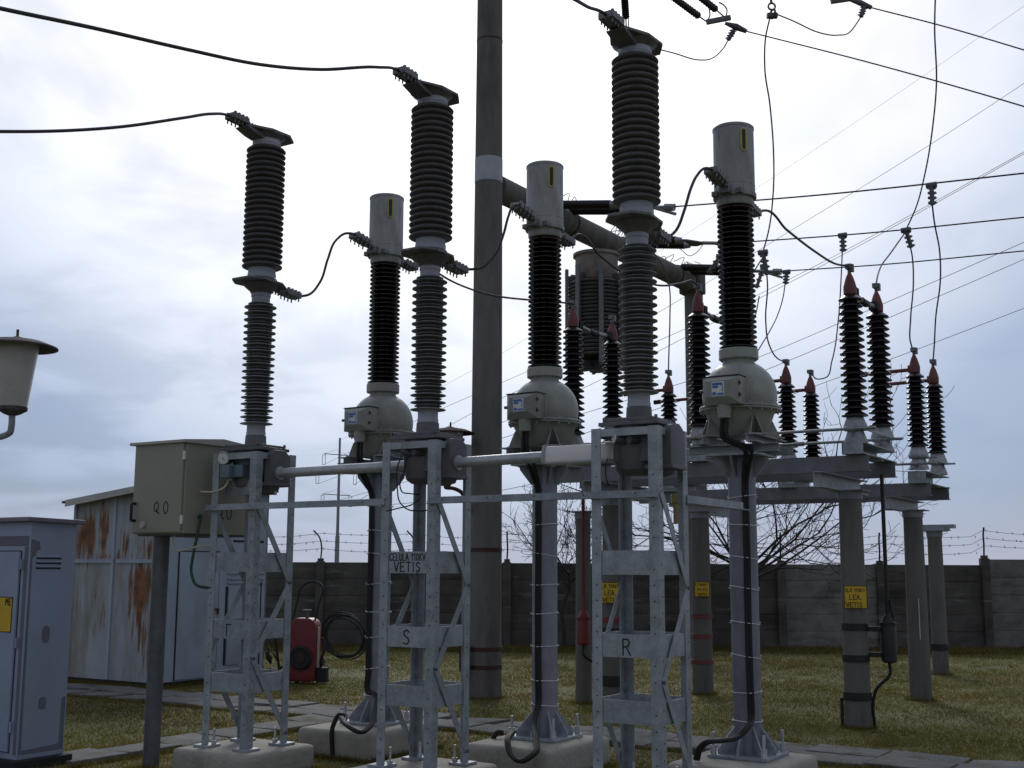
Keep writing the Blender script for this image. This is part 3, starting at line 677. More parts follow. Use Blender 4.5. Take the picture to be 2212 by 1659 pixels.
jp = [[(637, 641), (668, 636), (692, 608), (708, 560), (725, 520), (748, 504), (765, 506)], [(1000, 583), (1040, 578), (1068, 552), (1088, 505), (1098, 468), (1108, 447), (1122, 442)], [(1437, 518), (1460, 498), (1478, 455), (1492, 408), (1505, 380), (1522, 364), (1536, 366)]]
for t in range(3):
    Ya = brk(t, 0, .50, 0).y; Yb = (CPOS[t]-V*.5).y; q = jp[t]
    wire('jumper', [brk(t, 0, .33, 3.935), brk(t, 0, .43, 3.928)]+[(x, y, Ya+(Yb-Ya)*min(1, .1+i*.16)) for i, (x, y) in enumerate(q)]+[CPOS[t]-V*.42+Z*4.588, CPOS[t]-V*.36+Z*4.578], .011, jl[t], group=grp)

# ================================================================ DISCONNECTORS
A1 = Vector((3.77, 12.62, 0)); A2 = Vector((5.33, 15.36, 0))
def disconnector(first):
    zb = 2.76 if first else 2.68; root = empty('disconnector', (A1 if first else A2)+Z*zb, -YAW); T = Matrix.Translation((0, 0, -zb))
    L = .63
    mb = MB(T); zz = zb+.06; mb.channel((-.11, -L, zz), (-.11, L, zz), .22, .12 if first else .15, (1, 0, 0), .01)
    if not first: mb.T = Matrix.Translation((0, 0, -zb+.015))
    mb.box((0, -L+.005, zz), (.21, .01, .10)); mb.build('base_channel', 'galv', root)
    z0 = zb+.12 if first else zb+.16; h0, h1 = (3.14, 4.42) if first else (3.12, 4.05); ns = 18 if first else 14; ra, rb = (.134, .122) if first else (.128, .112)
    for s in (-1, 1):
        y = s*.5; mb = MB(T); k = (h0-z0)
        mb.lathe([(.12, z0), (.12, z0+.01), (.115, z0+.10*k), (.085, z0+.42*k), (.08, z0+.48*k), (.115, z0+.5*k), (.122, z0+.55*k), (.118, z0+.68*k), (.085, h0), (.05, h0+.002)], 28, (0, y, 0))
        post = mb.build('pivot_bearing', 'alu', root)
        mb = MB(T); mb.lathe([(.05, h0-.002)]+sheds(h0, h1, ns, .062, ra, rb)+[(.05, h1+.01), (.048, h1+.03)], 32, (0, y, 0)); mb.build('porcelain_insulator', 'porcelain_black', root)
        mb = MB(T); h = h1+.03
        mb.lathe([(.05, h-.03), (.066, h-.025), (.068, h+.05), (.062, h+.075), (.05, h+.12), (.036, h+.165), (.026, h+.185), (.02, h+.2)], 24, (0, y, 0))
        mb.box((.0 if first else -.055, y-s*.055 if first else y, h+.03), (.05, .05, .09)) 
        head = mb.build('contact_head', 'red_head', root, bevel=.003)
        mb = MB(T); mb.cyl((0, y, h+.19), (0, y, h+.27), .018, n=10); mb.box((0, y, h+.27), (.06, .10, .05)); mb.box((.03, y, h+.255), (.03, .05, .08)); mb.build('top_clamp', 'clamp_alu', head)
        mb = MB(T)
        if first:
            mb.cyl((0, y-s*.06, h+.02), (0, y-s*.42, h-.01), .026, n=14); g = mb.build('contact_arm', 'alu', root)
            mb = MB(T); mb.cyl((0, y-s*.41, h-.01), (0, y-s*.50, h-.015), .04, n=12); mb.build('contact_jaw', 'black', g)
            for q in (.09, .12, .15): mb = MB(T); mb.box((0, y-s*q, h+.02), (.10, .012, .09)); mb.build('contact_rib', 'black', g)
        else:
            mb.cyl((-.05, y, h+.02), (-.62, y, h+.01), .024, n=12); g = mb.build('contact_arm', 'red_head', root)
            mb = MB(T); mb.cyl((-.60, y, h+.01), (-.70, y, h+.005), .035, n=12); mb.build('contact_jaw', 'black', g)
    mb = MB(T); zr = z0+.5*(h0-z0)
    mb.bar((.13, -.5, zr), (.13, .5, zr), .025, .025); mb.bar((.0, -.5, zr), (.22, -.5, zr), .05, .02); mb.bar((.0, .5, zr), (.22, .5, zr), .05, .02)
    mb.build('cross_link', 'galv', root)
    return root
for first, A, ds, ls, g in ((True, A1, (0, 1.70, 3.29), ('closed disconnector at the right end of the nearer beam frame', 'closed disconnector of the nearer frame behind the rightmost transformer', 'closed disconnector of the nearer frame below the line trap'), 'disconnector phases on the nearer frame'),
                            (False, A2, (0, 1.67, 3.38), ('open disconnector with red arms at the right end of the farther frame', 'open disconnector with red arms right of the rightmost transformer', 'open disconnector with red arms behind the rightmost breaker frame'), 'disconnector phases on the farther frame')):
    D0 = disconnector(first)
    for k, (d, l) in enumerate(zip(ds, ls)):
        o = D0 if k == 0 else copy_tree(D0, A-U*d+Z*D0.location.z)
        tag(o, l, 'disconnector', g)
def frame(A, z0, z1, u0, u1, label, dv=.5):
    root = empty('steel_beam_frame', A+Z*z0, -YAW); T = Matrix.Translation((0, 0, -z0))
    for s in (-1, 1):
        mb = MB(T); mb.channel((u0, s*dv-.03, (z0+z1)/2), (u1, s*dv-.03, (z0+z1)/2), .08, z1-z0-.004, (0, 1 if s < 0 else 1, 0), .01); mb.build('beam', 'galv_beam', root)
    for u in (-.30, -2.95):
        mb = MB(T); mb.channel((u-.06, -.8, z0-.085), (u-.06, .8, z0-.085), .1, .16, (1, 0, 0), .01); mb.build('cross_beam', 'galv', root)
    mb = MB(T); mb.bar((u0, 0, z1-.02), (u1, 0, z1-.02), .05, .012); mb.build('tie_strip', 'galv', root)
    return tag(root, label, 'steel frame', 'steel frames carrying the disconnectors', 'thing')
frame(A1, 2.59, 2.757, -3.75, .13, 'nearer grey steel beam frame on concrete pillars carrying the closed disconnectors')
frame(A2, 2.51, 2.677, -3.85, .13, 'farther grey steel beam frame on concrete pillars carrying the open disconnectors')
for A, z, dv, l in ((A1, 3.01, -.66, 'upper'), (A1, 2.99, .34, 'rear'), (A2, 2.90, -.66, 'farther')):
    mb = MB(); a = A-U*3.5+V*dv+Z*z; b = A+U*.25+V*dv+Z*(z+.0); mb.cyl(a, b, .016, n=10)
    for t in (.22, .46, .7, .93): p = a+(b-a)*t; mb.cyl(p-U*.05, p+U*.05, .026, n=10)
    tag(mb.build('operating_rod', 'alu', origin=a), {'upper': 'thin grey operating rod along the front of the nearer disconnectors', 'rear': 'thin grey operating rod along the back of the nearer disconnectors', 'farther': 'thin grey operating rod along the front of the farther disconnectors'}[l], 'rod', 'operating rods')

def pillar(c, r0, r1, h, label, bands=(), bm='black'):
    e = empty('concrete_pillar', (c.x, c.y, 0)); mb = MB(); mb.lathe(pole_lathe(r0, r1, h), 28); mb.build('shaft', 'concrete_pole', e)
    mb = MB(); mb.lathe([(r1+.012, h-.09), (r1+.014, h-.004), (r1-.03, h-.003)], 28); mb.box((0, 0, h-.001), (.36, .30, .012), (U, V, Z)); mb.build('head_band', 'galv_column', e)
    for z, hh in bands:
        rr = r0+(r1-r0)*z/h+.004; mb = MB(); mb.lathe([(rr, z-hh/2), (rr+.006, z-hh/2), (rr+.006, z+hh/2), (rr, z+hh/2)], 28, closed=False); mb.build('band', bm, e)
    return tag(e, label, 'concrete pillar', 'round concrete pillars')
P1 = A1-U*.30; P2 = A1-U*2.95; P3 = A2-U*.30; P4 = A2-U*2.95
P1 = Vector((3.58, 12.764, 0)); P2 = Vector((1.19, 14.25, 0)); P3 = Vector((5.136, 15.478, 0)); P4 = Vector((2.50, 16.05, 0)); P5 = Vector((6.709, 19.225, 0)); P6 = Vector((.885, 14.95, 0))
pillar(P1, .136, .117, 2.43, 'round concrete pillar with black bands and a yellow sign, right of the rightmost transformer', [(1.02, .07), (.70, .07), (.32, .08)])
pillar(P2, .136, .117, 2.43, 'round concrete pillar with yellow sign seen through the nearest lattice frame', [(.33, .12), (.9, .06)], 'black')
for z in (1.02, .76):
    mb = MB(); mb.lathe([(.134, z-.025), (.142, z-.025), (.142, z+.025), (.134, z+.025)], 28, closed=False); mb.build('red_clamp', 'red', [o for o in COL.objects if o.get('label', '') == 'round concrete pillar with yellow sign seen through the nearest lattice frame'][0])
pillar(P3, .136, .117, 2.36, 'plain round concrete pillar with a pale chalk streak, right of the signed pillar')
pillar(P4, .136, .117, 2.36, 'round concrete pillar with bright red bands left of the rightmost transformer column', [(1.0, .055), (.74, .055), (.42, .05)], 'red_head')
pillar(P6, .10, .09, 2.30, 'thin concrete pillar carrying the red operating box beside the nearest lattice frame')
e5 = pillar(P5, .125, .11, 2.22, 'small far concrete pillar with a loose steel channel on top, farthest right', [(.42, .10)], 'black')
mb = MB(); mb.channel(U*-.25+Z*2.27-V*.05, U*.25+Z*2.27-V*.05, .10, .10, V, .01); mb.box(U*.27+Z*2.29, (.1, .16, .06), (U, V, Z)); mb.build('head_channel', 'galv', e5)
mb = MB(); mb.box(Vector((-.02, -.132, 1.0)), (.008, .006, .5)); mb.build('chalk_streak', 'white', [o for o in COL.objects if o.name.startswith('concrete_pillar') and o.get('label', '').startswith('plain round')][0])
# yellow signs
def adv(t): return sum({' ': .35, '.': .2, 'I': .25, ',': .0, '-': .5, 'M': .72, 'Q': .8, '1': .38}.get(c, .62)+.16 for c in t)-.16
def sign(p, w, h, lines, label, nrm, sz):
    nrm = Vector(nrm).normalized(); x = Z.cross(nrm)*1.0
    e = empty('warning_sign', p-Z*h/2); T = Matrix.Translation((0, 0, h/2))
    mb = MB(T); mb.box((0, 0, 0), (w, .004, h), (x, nrm, Z)); mb.build('board', 'yellow', e, bevel=.001)
    mb = MB(T)
    for sx in (-1, 1): mb.box(x*sx*(w/2-.004)+nrm*.003, (.007, .003, h), (x, nrm, Z))
    for sz_ in (-1, 1): mb.box(Z*sz_*(h/2-.004)+nrm*.003, (w-.016, .003, .007), (x, nrm, Z))
    mb.build('border', 'ink', e)
    mb = MB(T); n = len(lines)
    for i, (t, ox) in enumerate(lines):
        q = min(sz, (w-.022-ox)/adv(t)); letters(mb, t, x*(-w/2+ox)+Z*(h/2-h*(i+.80)/n)+nrm*.0025, x, Z, nrm, q, q*.15, .16)
    mb.build('lettering', 'ink', e)
    return tag(e, label, 'sign', 'yellow hand lettered signs')
cd = lambda c: Vector((-c.x*.5, -c.y, 0)).normalized()
sign(P1+cd(P1)*.140+Z*1.325, .235, .235, (('SLR 110KV', .012), ('LEA.', .055), ('VETIS', .022)), 'yellow sign SLR 110 KV LEA VETIS on the pillar with black operating box', cd(P1), .047)
sign(P2+Vector((-.05, -.142, 1.33)), .27, .245, (('SLR 110KV', .012), ('LEA.', .075), ('VETIS', .055)), 'yellow sign partly hidden behind the nearest lattice frame leg', (-.05, -1, 0), .05)
sign(P4+cd(P4)*.139+Z*1.345, .20, .20, (('S.TRANSF.', .008), ('110 KV.', .03), ('VETIS', .045)), 'yellow sign S TRANSF 110 KV VETIS on the red banded pillar', cd(P4), .036)
# operating mechanisms
def mech(name, c, out, z0, z1, m, label, rodtop, tail):
    e = empty(name, c+out*.33+Z*z0); T = Matrix.Translation(-(c+out*.33+Z*z0)); ax = c+out*.33
    mb = MB(T); mb.lathe([(.055, z0), (.078, z0+.02), (.08, z1-.05), (.06, z1-.01), (.045, z1+.03), (.03, z1+.05)], 20, ax); b = mb.build('casing', m, e)
    mb = MB(T); mb.lathe([(.088, z1-.06), (.088, z1-.03)], 20, ax); mb.build('casing_rim', m, b)
    for z in (z0+.08, z1-.10):
        mb = MB(T); mb.bar(c+out*.12+Z*z, c+out*.26+Z*z, .05, .05); mb.build('bracket', m, e)
    mb = MB(T); mb.cyl(ax+Z*z1, ax+Z*rodtop, .021, n=12); mb.build('drive_rod', m, e)
    mb = MB(T); mb.cyl(ax+out*.06+Z*(z1-.02), ax+out*.03+Z*(z1+.20), .014, n=8); mb.build('hand_lever', m, e)
    mb = MB(T); mb.tube(catmull([ax+Z*z0]+tail, 6), .017, 10); mb.build('cable_conduit', 'cable_black', e)
    return tag(e, label, 'operating box')
o1 = (U*.95+V*.25).normalized()
mech('operating_mechanism', P1, o1, .66, 1.10, 'black', 'black cylindrical operating box with a long drive rod beside the signed pillar', 2.60, [P1+o1*.33+Z*.55, P1+o1*.20-V*.02+Z*.40, P1+o1*.165-V*.02+Z*.3, P1+o1*.165-V*.02])
o6 = (-V*.6-U*.4).normalized()
mech('operating_mechanism', P6, Vector((-.05, -1, 0))*.6, .70, 1.06, 'red', 'red operating box with red drive rod on the thin pillar beside the nearest lattice frame', 2.6, [P6+Vector((-.02, -.25, .6)), P6+Vector((.1, -.2, .5)), P6+Vector((.2, -.1, .45))])
mb = MB(); p = P1-o1*.15-V*.03; mb.bar(p, p+Z*.30, .03, .03)
tag(mb.build('ground_stake', 'black', origin=p), 'short black stake at the left foot of the signed pillar', 'stake')
mb = MB(); c = at(1459, 1078, 14.6); mb.box(c, (.10, .08, .11)); mb.cyl(c-Z*.05, c-Z*.3, .03, n=10)
tag(mb.build('terminal_box', ['lime_yellow'], origin=c-Z*.3, bevel=.008), 'small yellowish box under the farther beam frame right of the nearest lattice frame', 'box')

# ================================================================ PORTAL GANTRY
PA = Vector((-.325, 15.525, 0)); ZB = 6.69
gan = empty('portal_gantry', PA); T = Matrix.Translation(-PA)
PB = PA+V*6.75
mb = MB(T); mb.lathe([(.212, -.1), (.212, 0), (.168, 10.6)], 40, PA); pa = mb.build('pole', 'concrete_pole', gan)
mb = MB(T); mb.lathe([(.185, 6.70), (.1875, 6.702), (.1865, 7.03), (.184, 7.032)], 40, PA, closed=False); b_ = mb.build('painted_band', 'white_band', pa)
mb = MB(T); mb.lathe([(.1815, 8.7), (.1795, 8.703), (.1795, 8.712), (.1815, 8.715)], 40, PA, closed=False); mb.build('joint_line', 'copper_brown', pa)
for z in (1.835, .60, .38):
    mb = MB(T); r = .212-.044*z/10.6; mb.lathe([(r, z-.025), (r+.005, z-.025), (r+.005, z+.025), (r, z+.025)], 40, PA, closed=False); mb.build('red_band', 'dark_red', pa)
mb = MB(T); mb.lathe([(.17, -.1), (.165, 6.9)], 32, PB); mb.build('pole', 'concrete_pole', gan)
mb = MB(T); mb.cyl(PA+Z*ZB+V*.16, PB+Z*ZB+V*.1, .178, .178, n=32); mb.build('beam', 'concrete_pole', gan)
rb = random.Random(5)
for t in (1.9, 4.1, 6.2):
    mb = MB(T)
    for a in (-.28, .28):
        c = PA+V*(t+a)+Z*ZB; mb.ring(c, V, .186, .008, 24, 5)
    for k in range(10):
        p = PA+V*(t+rb.uniform(-.5, .5))+Z*(ZB+.17)+U*rb.uniform(-.1, .15)
        mb.tube(catmull([p, p+Vector((rb.uniform(-.15, .15), 0, rb.uniform(.02, .2))), p+Vector((rb.uniform(-.3, .3), rb.uniform(-.2, .2), rb.uniform(-.05, .16)))], 4), .006, 5)
    mb.build('binding_wire', 'wire_rust', gan)
mb = MB(T); mb.box(PB+Z*(ZB+.02)-U*.0-V*.05, (.40, .30, .42), (U, V, Z)); mb.build('pole_cap', 'concrete_pole', gan, bevel=.03)
tag(gan, 'tall concrete portal of two round poles and a round beam, white band on one pole', 'gantry')
mb = MB(); c = at(1001, 1420, 15.35); mb.box(c, (.10, .10, .34)); mb.bar(c-Z*.17, Vector((c.x+.03, c.y, 0)), .03, .03)
tag(mb.build('junction_box', 'dark_red', origin=(c.x, c.y, 0), bevel=.005), 'small dark red box on a stake left of the tall concrete pole foot', 'box')

# tension strings and busbars
def ribbed(mb, a, b, n, rc, Rr, seg=14):
    a = Vector(a); b = Vector(b); d = (b-a); L = d.length; q = d.to_track_quat('Z', 'Y'); M0 = mb.T.copy()
    mb.T = M0 @ (Matrix.Translation(a) @ q.to_matrix().to_4x4())
    mb.lathe([(rc*.8, 0)]+sheds(.0, L, n, rc, Rr)+[(rc*.8, L)], seg); mb.T = M0
ends = ((6.34, 6.27), (5.98, 6.345), (5.64, 6.405))
for k, (t, (se, ze)) in enumerate(zip((1.9, 4.1, 6.2), ends)):
    base = PA+V*t; zz = 6.86; P = lambda s, dv=0, dz=0: base+U*s+V*dv+Z*(zz+dz-.155*s)
    e = empty('tension_string', P(.0)); T = Matrix.Translation(-P(0))
    mb = MB(T); mb.bar(P(.0, -.2), P(.0, .2), .05, .05); mb.bar(P(-.1, 0, -.06), P(.06), .05, .08); mb.build('yoke', 'steel_dark', e)
    for dv in (-.17, .17):
        mb = MB(T); ribbed(mb, P(.10, dv), P(.95, dv), 24, .045, .066, 16); i_ = mb.build('insulator', 'porcelain_black', e)
        mb = MB(T); mb.cyl(P(.03, dv), P(.11, dv), .045, n=14); mb.build('end_fitting', 'alu', i_)
        mb = MB(T); mb.cyl(P(.94, dv), P(1.03, dv), .058, .045, n=14); mb.cyl(P(1.03, dv), P(1.1, dv*.9), .02, n=8); mb.build('end_fitting', 'alu', i_)
    mb = MB(T); mb.poly([P(1.06, -.20, -.012), P(1.14, -.2, -.012), P(1.34, -.03, -.012), P(1.34, .03, -.012), P(1.14, .2, -.012), P(1.06, .2, -.012)], (0, 0, .024)); mb.build('yoke', 'steel_dark', e)
    mb = MB(T); mb.cyl(P(1.32), P(1.72), .03, .026, n=12); mb.cyl(P(1.70), P(1.84), .055, n=8); mb.cyl(P(1.5), P(1.86, 0, -.10), .022, n=8); mb.build('dead_end_clamp', 'alu', e)
    mb = MB(T); mb.tube(catmull([P(.85, .2, -.06), P(1.0, .24, -.16), P(1.1, .22, -.12), P(1.3, .05, -.02)], 6), .006, 5); mb.build('arcing_horn', 'wire_rust', e)
    tag(e, ('double black insulator string on the portal beam, between middle transformer and nearest breaker', 'double black insulator string on the portal beam just right of the nearest breaker', 'double black insulator string at the far end of the portal beam')[k], 'insulator string', 'tension strings on the portal beam')
    a = P(1.75); b = base+U*se+Z*ze; c = b+U*9+Z*(.05); mid_ = (a+b)/2-Z*.03
    wire('busbar_conductor', [a, mid_, b, b+U*3+Z*(ze-zz)*.25, b+U*9+Z*(ze-zz)*.2], .0105, ('upper', 'middle', 'lower')[k]+' of three long dark conductors running level to the right edge', group='level busbar conductors', n=6)

# line trap hung under the beam
LT = PA+V*3.05; ltz = 4.55
lt = empty('line_trap', LT+Z*ltz); T = Matrix.Translation(-(LT+Z*ltz))
mb = MB(T); mb.lathe([(.30, 5.92), (.31, 5.93), (.31, 5.99), (.33, 6.02), (.33, 6.36), (.365, 6.365), (.365, 6.41), (.1, 6.43)], 36, LT); mb.build('top_drum', 'trap_rust', lt)
mb = MB(T)
for k in range(20):
    z = 4.80+k*.059; mb.lathe([(.40, z-.022), (.43, z-.021), (.447, z), (.43, z+.021), (.40, z+.022)], 40, LT, closed=False)
mb.build('coil', 'trap_coil', lt)
mb = MB(T); mb.lathe([(.395, 4.76), (.395, 5.96)], 32, LT); mb.build('core', 'junk', lt)
for k in range(8):
    a = -math.pi/2+.06+k*math.pi/4; d = Vector((math.cos(a), math.sin(a), 0)); mb = MB(T)
    mb.box(LT+d*.465+Z*5.40, (.05, .07, 1.52), (d, d.cross(Z), Z)); mb.build('tie_rail', 'clamp_alu', lt)
for z in (4.66, 6.0):
    mb = MB(T)
    for k in range(8):
        a = -math.pi/2+.06+k*math.pi/4; d = Vector((math.cos(a), math.sin(a), 0)); mb.box(LT+d*.24+Z*z, (.46, .05, .11), (d, d.cross(Z), Z))
    mb.lathe([(.12, z-.09), (.12, z+.07)], 20, LT); mb.build('spider', 'steel_dark', lt)
mb = MB(T); mb.cyl(LT+Z*6.42, LT+Z*6.56, .03, n=10); mb.build('hanger', 'galv', lt)
tag(lt, 'barrel shaped line trap coil with a rusty drum on top, hanging under the portal beam', 'line trap')

# ================================================================ FLEXIBLE LEADS
zt1 = 4.72
def head(first, k, s, dz=0.0):
    A = A1 if first else A2; d = ((0, 1.70, 3.29) if first else (0, 1.67, 3.38))[k]
    return A-U*d+V*.5*s+Z*((4.73 if first else 4.36)+dz)
g = 'leads from transformers to disconnectors'
c = lambda t: CPOS[t]+V*.42+Z*4.495
wire('flexible_lead', [c(0), (905, 556, 11.6), (950, 592, 11.9), (1010, 622, 12.4), (1075, 640, 12.9), (1145, 648, 13.3), head(True, 2, -1, -.02)], .011, 'thick lead sagging from the leftmost transformer behind the tall pole to the line trap disconnector', group=g)
wire('flexible_lead', [c(1), (1245, 508, 10.6), (1300, 556, 11.1), (1350, 592, 11.5), (1420, 616, 12.0), (1470, 612, 12.5), (1495, 606, 12.8), head(True, 1, -1, 0)], .011, 'thick lead sagging from the middle transformer behind the rightmost breaker', group=g)
wire('flexible_lead', [c(2), (1648, 455, 9.7), (1700, 497, 10.4), (1760, 543, 11.2), (1805, 570, 11.8), head(True, 0, -1, -.0)], .011, 'thick lead slanting from the rightmost transformer down to the nearer disconnector', group=g)
def tclamp(px, py, Y, d=(0, 0, -1), label='', L=.24):
    p = at(px, py, Y); d = Vector(d).normalized(); mb = MB()
    mb.cyl(p-U*.06, p+U*.06, .035, n=10); mb.cyl(p, p+d*L, .028, n=8)
    for i in range(4):
        q = p+d*(L*(i+.6)/4); y = d.cross(Vector((0, 1, 0)))
        if y.length < .1: y = Vector((1, 0, 0))
        y.normalize(); mb.box(q, (.09, .03, .028), (y, d.cross(y), d)); mb.cyl(q+y*.06-V*.0, q-y*.05, .007, n=5)
    return tag(mb.build('tee_clamp', 'steel_dark', origin=p), label, 'clamp', 'dark bolted clamps on the conductors')
tclamp(2012, 400, 13.7, (0, 0, -1), 'dark clamp on the upper level conductor near the right edge')
tclamp(1820, 508, 16.6, (0, 0, -1), 'dark clamp on the middle level conductor above the nearer disconnectors')
tclamp(1699, 587, 18.9, (-.1, 0, -1), 'dark clamp on the lower level conductor right of the rightmost transformer', .2)
tclamp(1957, 497, 15.0, (.25, 0, -1), 'dark clamp where the right hand dropper forks in two')
for (xa, ya, xb, yb, Y_, l) in ((1556, 552, 1530, 590, 18.6, 'dark ribbed clamp slanting down from the middle string behind the rightmost transformer'), (1650, 574, 1634, 622, 20.0, 'dark ribbed clamp slanting down from the lower string beside the rightmost transformer')):
    a_, b_2 = at(xa, ya, Y_), at(xb, yb, Y_); tclamp(xa, ya, Y_, b_2-a_, l, (b_2-a_).length)
tclamp(1648, 545, 15.0, (.15, 0, -1), 'dark clamp where the dropper beside the rightmost transformer forks in two', .30)
g = 'droppers to the disconnectors'
wire('dropper', [(2012, 425, 13.7), (2017, 470, 13.9), (2030, 545, 14.5), (2031, 610, 15.0), (2021, 690, 15.5), (2018, 748, 15.75), head(False, 0, 1, -.05)], .0095, 'dropper from the upper level conductor to the rearmost right disconnector post', group=g, n=6)
wire('dropper', [(1820, 530, 16.6), (1817, 600, 16.6), (1811, 690, 16.5), (1797, 780, 16.4), (1785, 815, 16.4), (1768, 819, 16.45), head(False, 1, 1, .02)], .0095, 'dropper hooking under to the open disconnector right of the rightmost transformer', group=g, n=6)
wire('dropper', [(1697, 605, 18.9), (1692, 640, 18.7), (1680, 680, 18.4), (1660, 720, 18.0), (1635, 762, 17.7), (1600, 830, 17.6)], .0095, 'dropper from the lower level conductor slanting behind the rightmost transformer', group=g, n=6)
wire('dropper', [(2040, -330, 12.4), (2021, -20, 13.0), (2019, 60, 13.2), (2023, 175, 13.5), (2014, 280, 13.9), (1997, 380, 14.4), (1978, 450, 14.8), (1957, 497, 15.0)], .0095, 'long dropper from the top edge at right down to the fork clamp', group=g, n=6)
wire('dropper', [(1957, 500, 15.0), (1925, 545, 14.4), (1901, 580, 13.6), (1894, 605, 13.2), head(True, 0, 1, -.02)], .0095, 'short lead from the fork clamp to the rear post of the nearer right disconnector', group=g, n=6)
wire('dropper', [(1962, 515, 15.0), (1970, 550, 15.0), (1973, 610, 15.0), (1967, 690, 15.0), (1966, 735, 15.0), head(False, 0, -1, -.04)], .0095, 'lead from the fork clamp to the front post of the farther right disconnector', group=g, n=6)
wire('dropper', [(1664, 35, 13.0), (1654, 80, 13.2), (1652, 145, 13.4), (1663, 225, 13.8), (1671, 330, 14.2), (1670, 420, 14.6), (1660, 500, 14.9), (1648, 545, 15.0)], .0095, 'long dropper from the top insulator down beside the rightmost transformer', group=g, n=6)
wire('dropper', [(1654, 565, 15.0), (1658, 620, 15.2), (1654, 690, 15.4), (1660, 740, 15.5), (1675, 770, 15.6), (1690, 780, 15.7), head(False, 1, -1, .0)], .0095, 'lead curving from the fork clamp to the open disconnector beside the transformer tank', group=g, n=6)
wire('dropper', [(1645, 560, 15.0), (1625, 590, 14.6), (1600, 610, 14.2), head(True, 1, 1, 0)], .0095, 'short lead from the fork clamp passing behind the rightmost transformer', group=g, n=6)
wire('dropper', [(1408, 540, 17.2), (1432, 575, 17.1), (1445, 615, 17.0), (1447, 690, 16.9), (1445, 760, 16.85), head(False, 2, -1, 0)], .0095, 'straight dropper just right of the nearest breaker insulator', group=g, n=6)
wire('dropper', [(1640, 640, 17.6), (1632, 680, 17.2), (1615, 720, 16.8)], .0095, 'short lead end at the right side of the rightmost transformer insulator', group=g, n=6)
# upper strings
YT = 15.0
e = empty('strain_insulator', at(1530, 42, YT)); T = Matrix.Translation(-at(1530, 42, YT))
mb = MB(T); ribbed(mb, at(1370, -68, YT+.6), at(1511, 36, YT), 30, .02, .05); mb.build('insulator', 'porcelain_black', e)
mb = MB(T); ribbed(mb, at(1422, -78, YT+.6), at(1548, 22, YT), 27, .02, .05); mb.build('insulator', 'porcelain_black', e)
mb = MB(T); mb.cyl(at(1511, 36, YT), at(1528, 48, YT), .01, n=6); mb.cyl(at(1548, 22, YT), at(1566, 38, YT), .01, n=6)
mb.tube(catmull([at(1526, 47, YT), at(1533, 35, YT), at(1532, 18, YT)], 5), .01, 6); mb.tube(catmull([at(1568, 36, YT), at(1570, 20, YT), at(1562, 10, YT), at(1553, 5, YT)], 5), .01, 6)
mb.bar(at(1526, 48, YT), at(1578, 38, YT), .05, .06); mb.build('yoke', 'steel_dark', e)
mb = MB(T); mb.tube([at(1566, 50, YT), at(1590, 58, YT), at(1613, 68, YT)], [.02, .045, .028], 10); mb.cyl(at(1585, 66, YT), at(1573, 86, YT), .03, n=8)
for i in range(4): q = at(1585-3*i, 66+5.5*i, YT); mb.cyl(q-Vector((.055, 0, 0)), q+Vector((.055, 0, .03)), .01, n=5)
mb.build('dead_end_clamp', 'steel_dark', e)
tag(e, 'pair of ribbed strain insulators with yoke at the top edge, above the nearest breaker', 'insulator string')
e = empty('strain_insulator', at(1840, 5, YT)); T = Matrix.Translation(-at(1840, 5, YT))
mb = MB(T); mb.bar(at(1795, 3, YT), at(1835, -3, YT), .05, .06); mb.build('yoke', 'steel_dark', e)
mb = MB(T); mb.tube([at(1832, -2, YT), at(1858, 6, YT), at(1883, 17, YT)], [.02, .04, .028], 10); mb.cyl(at(1867, 14, YT), at(1860, 36, YT), .03, n=8)
for i in range(4): q = at(1867-2*i, 16+5.5*i, YT); mb.cyl(q-Vector((.05, 0, 0)), q+Vector((.05, 0, .02)), .01, n=5)
mb.build('dead_end_clamp', 'steel_dark', e)
tag(e, 'dark yoke and dead end clamp cut by the top edge, right of the hanging dropper', 'insulator string')
mb = MB(); ribbed(mb, at(1341, -130, 14), at(1352, 40, 14), 38, .022, .05); mb.cyl(at(1352, 40, 14), at(1353, 62, 14), .01, n=6); mb.cyl(at(1357, 30, 14), at(1358, 62, 14), .008, n=6)
tag(mb.build('hanging_insulator', 'porcelain_black', origin=at(1348, -24, 14)), 'ribbed insulator hanging from the top edge behind the nearest breaker top', 'insulator')
mb = MB(); mb.cyl(at(1664, -20, 13), at(1666, 5, 13), .016, n=6); mb.ring(at(1667, 14, 13), (0, 1, 0), .04, .012, 16, 6); mb.ring(at(1669, 30, 13), (1, .4, 0), .05, .014, 16, 6); mb.box(at(1668, 34, 13), (.12, .06, .05)); mb.cyl(at(1660, 36, 13), at(1677, 30, 13), .03, n=8)
tag(mb.build('suspension_clamp', 'steel_dark', origin=at(1664, -20, 13)), 'dark shackle and clamp hanging from the top edge with two leads attached', 'clamp')
g = 'overhead line conductors at upper right'
wire('overhead_conductor', [at(1610, 67, YT), at(1900, 141, YT-1.2), at(2212, 230, YT-2.2), at(2400, 288, YT-2.8), at(3600, 640, YT-6)], .009, 'thin overhead conductor from the twin strain insulators down to the right edge', group=g, n=6)
wire('overhead_conductor', [at(1880, 16, YT), at(2050, 60, YT-.6), at(2212, 108, YT-1.1), at(2400, 166, YT-1.7), at(3600, 520, YT-5)], .009, 'thin overhead conductor crossing the top right corner', group=g, n=6)
wire('loop_jumper', [at(1353, 66, 14.0), at(1378, 86, 14.1), at(1412, 102, 14.2), at(1460, 116, 14.4), at(1505, 129, 14.6), at(1540, 125, 14.8), at(1562, 105, 14.9), at(1574, 84, 15)], .0085, 'thin loop jumper from the nearest breaker top to the twin strain insulators', group='loop jumpers at the top', n=6)
